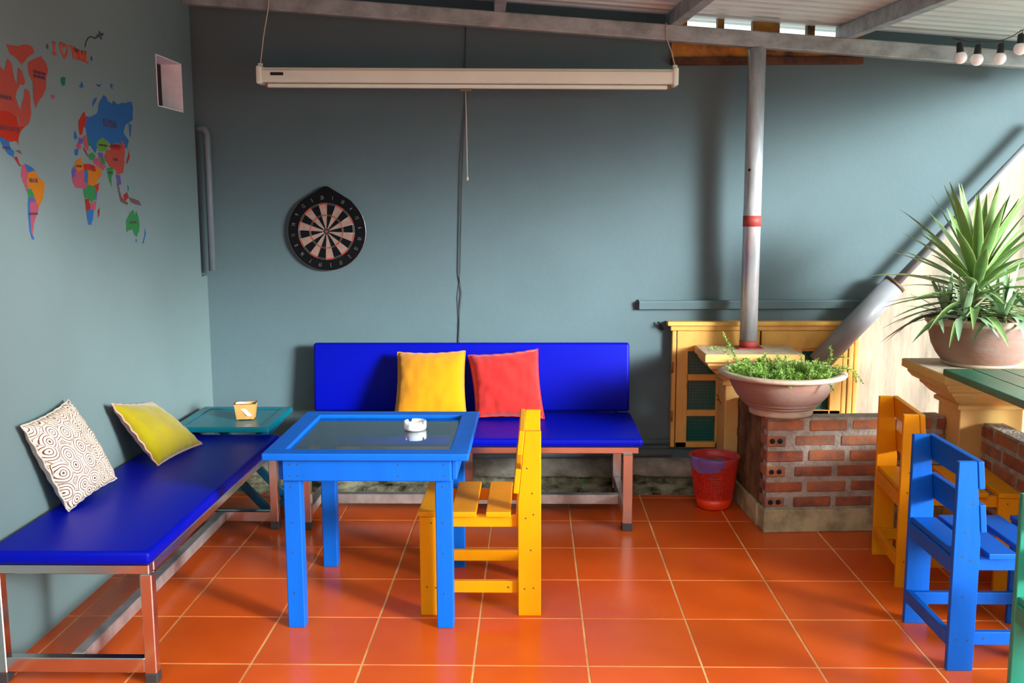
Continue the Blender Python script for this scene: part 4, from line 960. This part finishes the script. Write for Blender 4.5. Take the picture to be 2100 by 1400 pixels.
# ------------------------------------------------------------------ wooden chairs
def make_chair(label, M, loc, rz):
    """local x forward from the back edge, y across, z up"""
    t = thing('wooden_chair', label, 'chair', loc, rz, 'painted plank chairs')
    W2, th = 0.208, 0.022
    post = [(0, 0), (0.090, 0), (0.090, 0.46), (0.062, 0.747), (0.0, 0.747)]
    for s in (-1, 1):
        ys = s*W2 - (th if s > 0 else 0)
        b = MB(); b.prism(post, (0, ys, 0), (1, 0, 0), (0, 0, 1), (0, 1, 0), th, bevel=0.0025)
        yo = ys if s < 0 else ys+th
        nails(b, [(x, yo, z) for x, z in ((0.03, 0.415), (0.06, 0.40), (0.035, 0.50), (0.055, 0.60), (0.03, 0.115), (0.065, 0.112), (0.04, 0.27))], (0, s, 0), r=0.0035)
        b.build('back_post', [M, M_nail], t)
        b = MB(); b.prism([(0.395, 0), (0.476, 0), (0.476, 0.404), (0.395, 0.404)], (0, ys, 0), (1, 0, 0), (0, 0, 1), (0, 1, 0), th, bevel=0.0025)
        nails(b, [(x, yo, z) for x, z in ((0.415, 0.115), (0.45, 0.118), (0.43, 0.38))], (0, s, 0), r=0.0035)
        b.build('front_leg', [M, M_nail], t)
        yi = s*(W2-th-th/2)
        b = MB(); b.box((0.235, yi, 0.381), (0.455, th, 0.048), bevel=0.0025); b.build('seat_rail', M, t)
        b = MB(); b.box((0.235, yi, 0.110), (0.455, th, 0.048), bevel=0.0025)
        nails(b, [(0.13, s*(W2-th), 0.11)], (0, s, 0)); b.build('side_stretcher', [M, M_nail], t)
    for x0, x1, w in ((0.392, 0.480, W2+0.006), (0.253, 0.352, W2+0.006), (0.118, 0.215, W2+0.006), (0.008, 0.098, W2-th-0.001)):
        b = MB(); b.box(((x0+x1)/2, 0, 0.416), (x1-x0, 2*w, 0.021), bevel=0.003); b.build('seat_slat', M, t)
    b = MB(); b.box((0.011, 0, 0.376), (0.020, 2*(W2-th)-0.002, 0.056), bevel=0.002); b.build('rear_apron', M, t)
    b = MB(); b.box((0.012, 0, 0.112), (0.022, 2*(W2-th)-0.002, 0.05), bevel=0.002); b.build('rear_stretcher', M, t)
    a = math.atan2(0.028, 0.287)
    for zc, h in ((0.700, 0.096), (0.548, 0.098)):
        x = 0.090 - (zc-0.46)*0.028/0.287
        b = MB(); b.box((x+0.0115, 0, zc), (0.021, 2*W2+0.004, h), rot=RY(-a), bevel=0.003)
        b.build('back_rail', M, t)
    return t
make_chair('yellow wooden plank chair drawn up to the glass-topped table', M_yel, (0.232, -0.97, 0), PI)
make_chair('cobalt blue wooden plank chair with its back to the room', M_blue2, (1.638, -1.412, 0), 0.0)
make_chair('yellow wooden plank chair beside the low brick wall, behind the blue chair', M_yel, (1.752, -0.665, 0), math.radians(-5.5))
make_chair('green wooden plank chair at the edge of view, in front of the blue chair', M_grn, (1.668, -2.18, 0), 0.0)

# green counter table
def build_counter():
    t = thing('green_table', 'dark green plank table in front of the pilaster', 'table', (2.6, -1.7, 0))
    X0, X1, Y0, Y1, Z = 2.085, 2.86, -1.75, -0.385, 0.858
    n = 6; w = (X1-X0)/n; b = MB()
    for i in range(n): b.box((X0+w*(i+0.5), (Y0+Y1)/2, Z-0.016), (w-0.003, Y1-Y0, 0.032), bevel=0.003, seg=1)
    b.build('tabletop', M_dgrn, t, True)
    for x in (2.60, 2.80):
        for y in (Y0+0.1, Y1-0.1):
            b = MB(); b.box((x, y, 0.395), (0.06, 0.06, 0.79), bevel=0.003); b.build('leg', M_dgrn, t, True)
    b = MB(); b.box((2.70, (Y0+Y1)/2, 0.79), (0.24, Y1-Y0-0.14, 0.06)); b.build('apron', M_dgrn, t, True)
build_counter()

# ------------------------------------------------------------------ bin
def build_bin():
    c = Vector((1.170, 0.245, 0.0)); t = thing('waste_basket', 'red plastic mesh waste basket beside the brick wall', 'bin', c)
    rb, rt, H = 0.090, 0.126, 0.275
    def R(z): return rb + (rt-rb)*z/H
    b = MB(); b.lathe([(0, 0.004), (rb-0.012, 0.002), (rb-0.002, 0.010), (R(0.06)+0.001, 0.062), (R(0.06)-0.003, 0.062), (rb-0.006, 0.012), (0, 0.008)], c, 48); b.build('base', M_redbin2, t, True)
    b = MB(); n = 60
    for i in range(n):
        a = 2*PI*i/n; p = [Vector((c.x+R(z)*math.cos(a), c.y+R(z)*math.sin(a), z)) for z in (0.058, 0.16, 0.262)]; b.tube(p, 0.0026, 4, caps=False)
    for k in range(19):
        z = 0.066 + k*0.0105; b.tube([Vector((c.x+R(z)*math.cos(2*PI*i/48), c.y+R(z)*math.sin(2*PI*i/48), z)) for i in range(49)], 0.0024, 4, caps=False)
    b.build('lattice', M_redbin, t, True)
    b = MB(); b.lathe([(R(0.252)+0.002, 0.250), (rt+0.003, 0.272), (rt+0.010, 0.278), (rt+0.010, 0.284), (rt+0.003, 0.287), (rt-0.003, 0.284), (R(0.25)-0.003, 0.250)], c, 48); b.build('rim', M_redbin, t, True)
    ln = thing('bin_liner', 'violet plastic bag lining the red waste basket', 'bag', c)
    b = MB(); bm = b.bm; n = 60; rings = []
    for k, (f, z) in enumerate([(0.75, 0.03), (0.90, 0.12), (0.94, 0.2), (0.95, 0.27), (1.0, 0.29), (1.085, 0.291), (1.10, 0.278), (1.10, 0.262)]):
        ring = []
        for j in range(n):
            a = 2*PI*j/n; jit = noise.noise(Vector((math.cos(a)*4, math.sin(a)*4, k)))*(0.010 if k < 4 else 0.003)
            zz = z; hang = max(0, math.cos(a-math.radians(235)))**3
            if k >= 6: zz -= hang*(0.05 if k == 7 else 0.01) + noise.noise(Vector((math.cos(a)*6, math.sin(a)*6, 5)))*0.01*(k == 7)
            r = (R(min(z, H))*f + jit); r = max(r, R(max(0, zz))+0.006) if k >= 6 else r
            ring.append(bm.verts.new((c.x+r*math.cos(a), c.y+r*math.sin(a), zz)))
        rings.append(ring)
    for q, (a, d) in enumerate(zip(rings, rings[1:])):
        for j in range(n):
            f = bm.faces.new((a[j], a[(j+1) % n], d[(j+1) % n], d[j])); f.smooth = True
            an = 2*PI*j/n; f.material_index = 0 if (q >= 4 and math.cos(an-math.radians(235)) > 0.72) else 1
    b.build('bag', [M_liner, M_liner2], ln, True)
build_bin()

# ------------------------------------------------------------------ bowl planters
def planter(name, label, cat, c, prof, soil):
    t = thing(name, label, cat, c)
    b = MB(); b.lathe(prof[0], c, 72); pot = b.build('bowl', M_clay, t, True)
    b = MB(); b.lathe(prof[1], c, 72); q = b.build('foot', M_clay2, pot)
    b = MB(); b.lathe(prof[2], c, 72); q = b.build('rim', M_clay2, pot)
    b = MB(); bm = b.bm; r, z = soil; n = 40; prev = [bm.verts.new(Vector(c)+Vector((0, 0, z+0.015)))]
    for k in range(1, 6):
        ring = []
        for j in range(n):
            a = 2*PI*j/n; rr = r*k/5; ring.append(bm.verts.new(Vector(c)+Vector((rr*math.cos(a), rr*math.sin(a), z+0.015*(1-k/5)+noise.noise(Vector((rr*math.cos(a)*25, rr*math.sin(a)*25, 0)))*0.008))))
        for j in range(n):
            if len(prev) == 1: bm.faces.new((prev[0], ring[j], ring[(j+1) % n]))
            else: bm.faces.new((prev[j], ring[j], ring[(j+1) % n], prev[(j+1) % n]))
        prev = ring
    b.build('soil', M_soil, t, True)
    return t
BC = Vector((1.432, -0.065, 0.581))
P1 = ([(0.158, 0.036), (0.170, 0.040), (0.176, 0.047), (0.174, 0.053), (0.190, 0.064), (0.220, 0.098), (0.243, 0.140), (0.256, 0.175), (0.261, 0.192), (0.246, 0.19), (0.232, 0.15), (0.19, 0.06)],
      [(0, 0.002), (0.142, 0.0), (0.152, 0.004), (0.155, 0.014), (0.154, 0.030), (0.162, 0.038), (0.155, 0.042), (0, 0.036)],
      [(0.258, 0.184), (0.276, 0.188), (0.302, 0.194), (0.311, 0.202), (0.309, 0.211), (0.292, 0.216), (0.270, 0.215), (0.256, 0.206), (0.246, 0.18)])
t = planter('potted_fern', 'wide brown clay bowl of feathery green fern on brick wall', 'potted plant', BC, P1, (0.25, 0.175))
def build_fern():
    b = MB(); rnd = random.Random(3); bm = b.bm
    def needle(p, d, l, mi):
        s = d.cross(Vector((rnd.uniform(-1, 1), rnd.uniform(-1, 1), rnd.uniform(-1, 1)))).normalized()*0.0011
        f = bm.faces.new([bm.verts.new(q) for q in (p-s, p+d*l*0.5-s*1.1, p+d*l, p+d*l*0.5+s*1.1, p+s)]); f.material_index = mi
    def sprig(p, d, L, grav, n=9):
        pts = [p.copy()]; st = L/n; q = p.copy()
        for i in range(n):
            d = (d + Vector((rnd.uniform(-.22, .22), rnd.uniform(-.22, .22), rnd.uniform(-.2, .2)-grav))).normalized(); q = q + d*st; pts.append(q.copy())
            for k in range(15):
                dd = (d*0.5 + Vector((rnd.uniform(-1, 1), rnd.uniform(-1, 1), rnd.uniform(-.6, 1)))).normalized()
                needle(q - d*st*rnd.random(), dd, rnd.uniform(0.008, 0.020), 0 if rnd.random() < 0.8 else 1)
        b.tube(pts, 0.0014, 4, mi=1, radii=[0.0018*(1-0.6*i/n) for i in range(n+1)])
    for i in range(240):
        a = rnd.uniform(0, 2*PI); r = 0.24*math.sqrt(rnd.random()); p = BC+Vector((r*math.cos(a), r*math.sin(a), 0.178))
        d = Vector((math.cos(a)*0.55+rnd.uniform(-.6, .6), math.sin(a)*0.55+rnd.uniform(-.6, .6), 0.9)).normalized(); sprig(p, d, rnd.uniform(0.05, 0.095), 0.10, 7)
    for a, L, lean, g in ((-2.9, 0.26, 0.12, 0.06), (-3.0, 0.30, 0.1, 0.14), (2.9, 0.24, 0.2, 0.16), (-0.15, 0.26, 0.95, 0.1), (0.1, 0.22, 0.8, 0.0), (-0.5, 0.24, 0.9, 0.16), (-1.0, 0.16, 0.7, 0.12), (2.2, 0.16, 0.3, 0.1), (0.4, 0.2, 0.7, 0.1), (-2.4, 0.18, 0.5, 0.12)):
        p = BC+Vector((0.2*math.cos(a), 0.2*math.sin(a), 0.178)); sprig(p, Vector((math.cos(a)*lean, math.sin(a)*lean, 1)).normalized(), L, g, 14)
    b.build('foliage', [M_fern, M_fern2], t, True)
build_fern()

YC = Vector((2.40, -0.06, CAPZ))
P2 = ([(0.17, 0.006), (0.178, 0.02), (0.184, 0.026), (0.205, 0.055), (0.228, 0.10), (0.240, 0.15), (0.248, 0.195), (0.250, 0.205), (0.235, 0.20), (0.22, 0.12), (0.17, 0.03)],
      [(0, 0.002), (0.165, 0.0), (0.176, 0.006), (0.178, 0.018), (0.17, 0.022), (0, 0.02)],
      [(0.248, 0.200), (0.258, 0.206), (0.262, 0.220), (0.256, 0.232), (0.240, 0.234), (0.230, 0.226), (0.235, 0.20)])
t2 = planter('potted_yucca', 'rounded clay bowl with a tall spiky yucca on the pilaster cap', 'potted plant', YC, P2, (0.228, 0.205))
def leaf(b, p, d, L, w, droop, mi=0, me=1, fold=0.35, n=9, blunt=0.0, clear=None):
    bm = b.bm; d = d.normalized(); q = p.copy(); st = L/n; rows = []
    side = d.cross(Vector((0, 0, 1)))
    if side.length < 0.05: side = Vector((1, 0, 0))
    side.normalize()
    for i in range(n+1):
        s = i/n; ww = w*(0.62+0.38*min(1, s*2.2))*(1-max(0, (s-0.35)/0.65)**1.7*(1-blunt)) if s < 1 else w*0.04
        nn = side.cross(d).normalized()
        rows.append([bm.verts.new(q + side*(k*ww/2) + nn*(abs(k)*ww/2*fold)) for k in (-1, -0.86, 0, 0.86, 1)])
        d = (d + Vector((0, 0, -droop*st))).normalized(); q = q + d*st
        if clear:                     # a drooping leaf hangs over the bowl's rim, not through it
            o = q - clear[0]; rad = math.hypot(o.x, o.y)
            if o.z < clear[2] + 0.012 and rad > 1e-3:
                if rad < 0.20: q.z = clear[0].z + clear[2] + 0.012
                elif rad < clear[1] + 0.012:
                    k = (clear[1] + 0.012)/rad; q.x = clear[0].x + o.x*k; q.y = clear[0].y + o.y*k
    for a, c in zip(rows, rows[1:]):
        for k in range(4):
            f = bm.faces.new((a[k], a[k+1], c[k+1], c[k])); f.smooth = True; f.material_index = me if k in (0, 3) else mi
def build_yucca():
    rnd = random.Random(11)
    b = MB(); base = YC + Vector((-0.03, 0.02, 0.21))
    b.tube([base, base+Vector((-0.004, 0, 0.10)), base+Vector((0, 0, 0.19))], 0.03, 12, radii=[0.032, 0.028, 0.022]); b.build('trunk', M_trunk, t2, True)
    b = MB(); n = 80; ga = 2.39996
    for i in range(n):
        s = i/(n-1); a = i*ga; el = math.radians(82 - 98*s**0.85 + rnd.uniform(-6, 6))
        h = 0.19*(1-s)+0.04; L = rnd.uniform(0.42, 0.53)*(1.0 if s > 0.06 else 0.95)
        d = Vector((math.cos(a)*math.cos(el), math.sin(a)*math.cos(el), math.sin(el)))
        m = 0 if s < 0.88 else (0 if rnd.random() < 0.6 else 2)
        leaf(b, base+Vector((0, 0, h))+Vector((d.x, d.y, 0))*0.02, d, L*(1.0 if s < .7 else .85), rnd.uniform(0.050, 0.062)*(1 if s < 0.6 else .75), 0.5+1.0*s, mi=m, me=1 if m == 0 else 2, clear=(YC, 0.262, 0.234))
    b.build('crown', [M_leaf, M_leafe, M_leafd], t2, True)
    for cx, cy, h0, n, Lm in ((-0.13, -0.10, 0.03, 22, 0.24), (0.03, -0.16, 0.05, 18, 0.26), (0.19, -0.08, 0.05, 20, 0.28), (-0.17, 0.02, 0.03, 16, 0.24), (0.10, 0.10, 0.03, 14, 0.25)):
        b = MB(); p = YC + Vector((cx, cy, 0.205))
        b.tube([p, p+Vector((0, 0, h0))], 0.012, 8, mi=1)
        for i in range(n):
            s = i/(n-1); a = i*ga+cx*9; el = math.radians(84 - 92*s + rnd.uniform(-8, 8)); d = Vector((math.cos(a)*math.cos(el), math.sin(a)*math.cos(el), math.sin(el)))
            leaf(b, p+Vector((0, 0, h0)), d, Lm*rnd.uniform(0.75, 1.05), rnd.uniform(0.026, 0.036), 1.2+4.5*s*rnd.random(), mi=0, me=0 if rnd.random() < 0.6 else 1, fold=0.2, blunt=0.12, clear=(YC, 0.262, 0.234))
        b.build('offset_rosette', [M_leafs, M_leafe], t2, True)
    b = MB(); p = YC + Vector((0.03, -0.2, 0.25)); leaf(b, p, Vector((0.05, -0.75, 0.6)), 0.26, 0.042, 11.0, mi=0, me=0, fold=0.15, blunt=0.2, clear=(YC, 0.262, 0.234)); b.build('hanging_leaf', M_leafs, t2, True)
build_yucca()

# ------------------------------------------------------------------ light string
def build_lights():
    t = thing('light_string', 'string of white globe bulbs in black sockets under the beam', 'string lights', (2.37, 0.0, 2.35))
    data = [(1970, 118, -8), (2003, 122, 3), (2050, 120, 4), (2092, 100, 0), (2140, 78, 2)]
    tops = []
    for px, py, lean in data:
        c = survey(px, py, 1, 0.0); L = math.radians(lean); up = Vector((math.sin(L), 0, math.cos(L)))
        sk = MB(); sk.tube([c+up*0.022, c+up*0.030, c+up*0.066, c+up*0.072], 0.015, 14, radii=[0.019, 0.0165, 0.0145, 0.006])
        tp = c+up*0.072
        loop = [tp+Vector((0.007*math.sin(q), 0, 0.007-0.007*math.cos(q))) for q in [i*PI/5 for i in range(0, 9)]]; sk.tube(loop, 0.0018, 5)
        so = sk.build('socket', M_black, t, True)
        b = MB(); b.sphere(c, 0.030); o = b.build('bulb', M_bulb, so)
        tops.append(tp+Vector((0, 0, 0.012)))
    first = tops[0]+Vector((-0.02, 0.03, 0.01))
    pts = [first]
    for a, c in zip(tops, tops[1:]):
        pts += [a, (a+c)/2+Vector((0, 0, -0.006))]
    pts.append(tops[-1]); e = tops[-1]+Vector((0.5, -0.1, 0.14)); pts.append(e)
    b = MB(); b.tube(pts, 0.0022, 6); b.build('wire', M_black, t, True)
build_lights()

# weed growing from the mossy gap
t = thing('weed_seedling', 'tiny bright green weed sprouting from the mossy wall foot', 'plant', (0.47, 0.50, 0.02))
b = MB(); p = Vector((0.47, 0.50, 0.02)); b.tube([p, p+Vector((0.004, -0.01, 0.03)), p+Vector((-0.004, -0.015, 0.055))], 0.0018, 5); b.build('stem', M_fern2, t, True)
b = MB()
for a, h, L in ((2.6, 0.055, 0.03), (0.3, 0.05, 0.026), (-1.5, 0.04, 0.03), (1.2, 0.03, 0.025)):
    leaf(b, p+Vector((0, -0.012, h)), Vector((math.cos(a), math.sin(a)*0.6-0.3, 0.5)), L, 0.022, 12, mi=0, me=0, n=5, fold=0.1, blunt=0.3)
b.build('leaf', mat('weed_green', (0.12, 0.50, 0.04), 0.5), t, True)
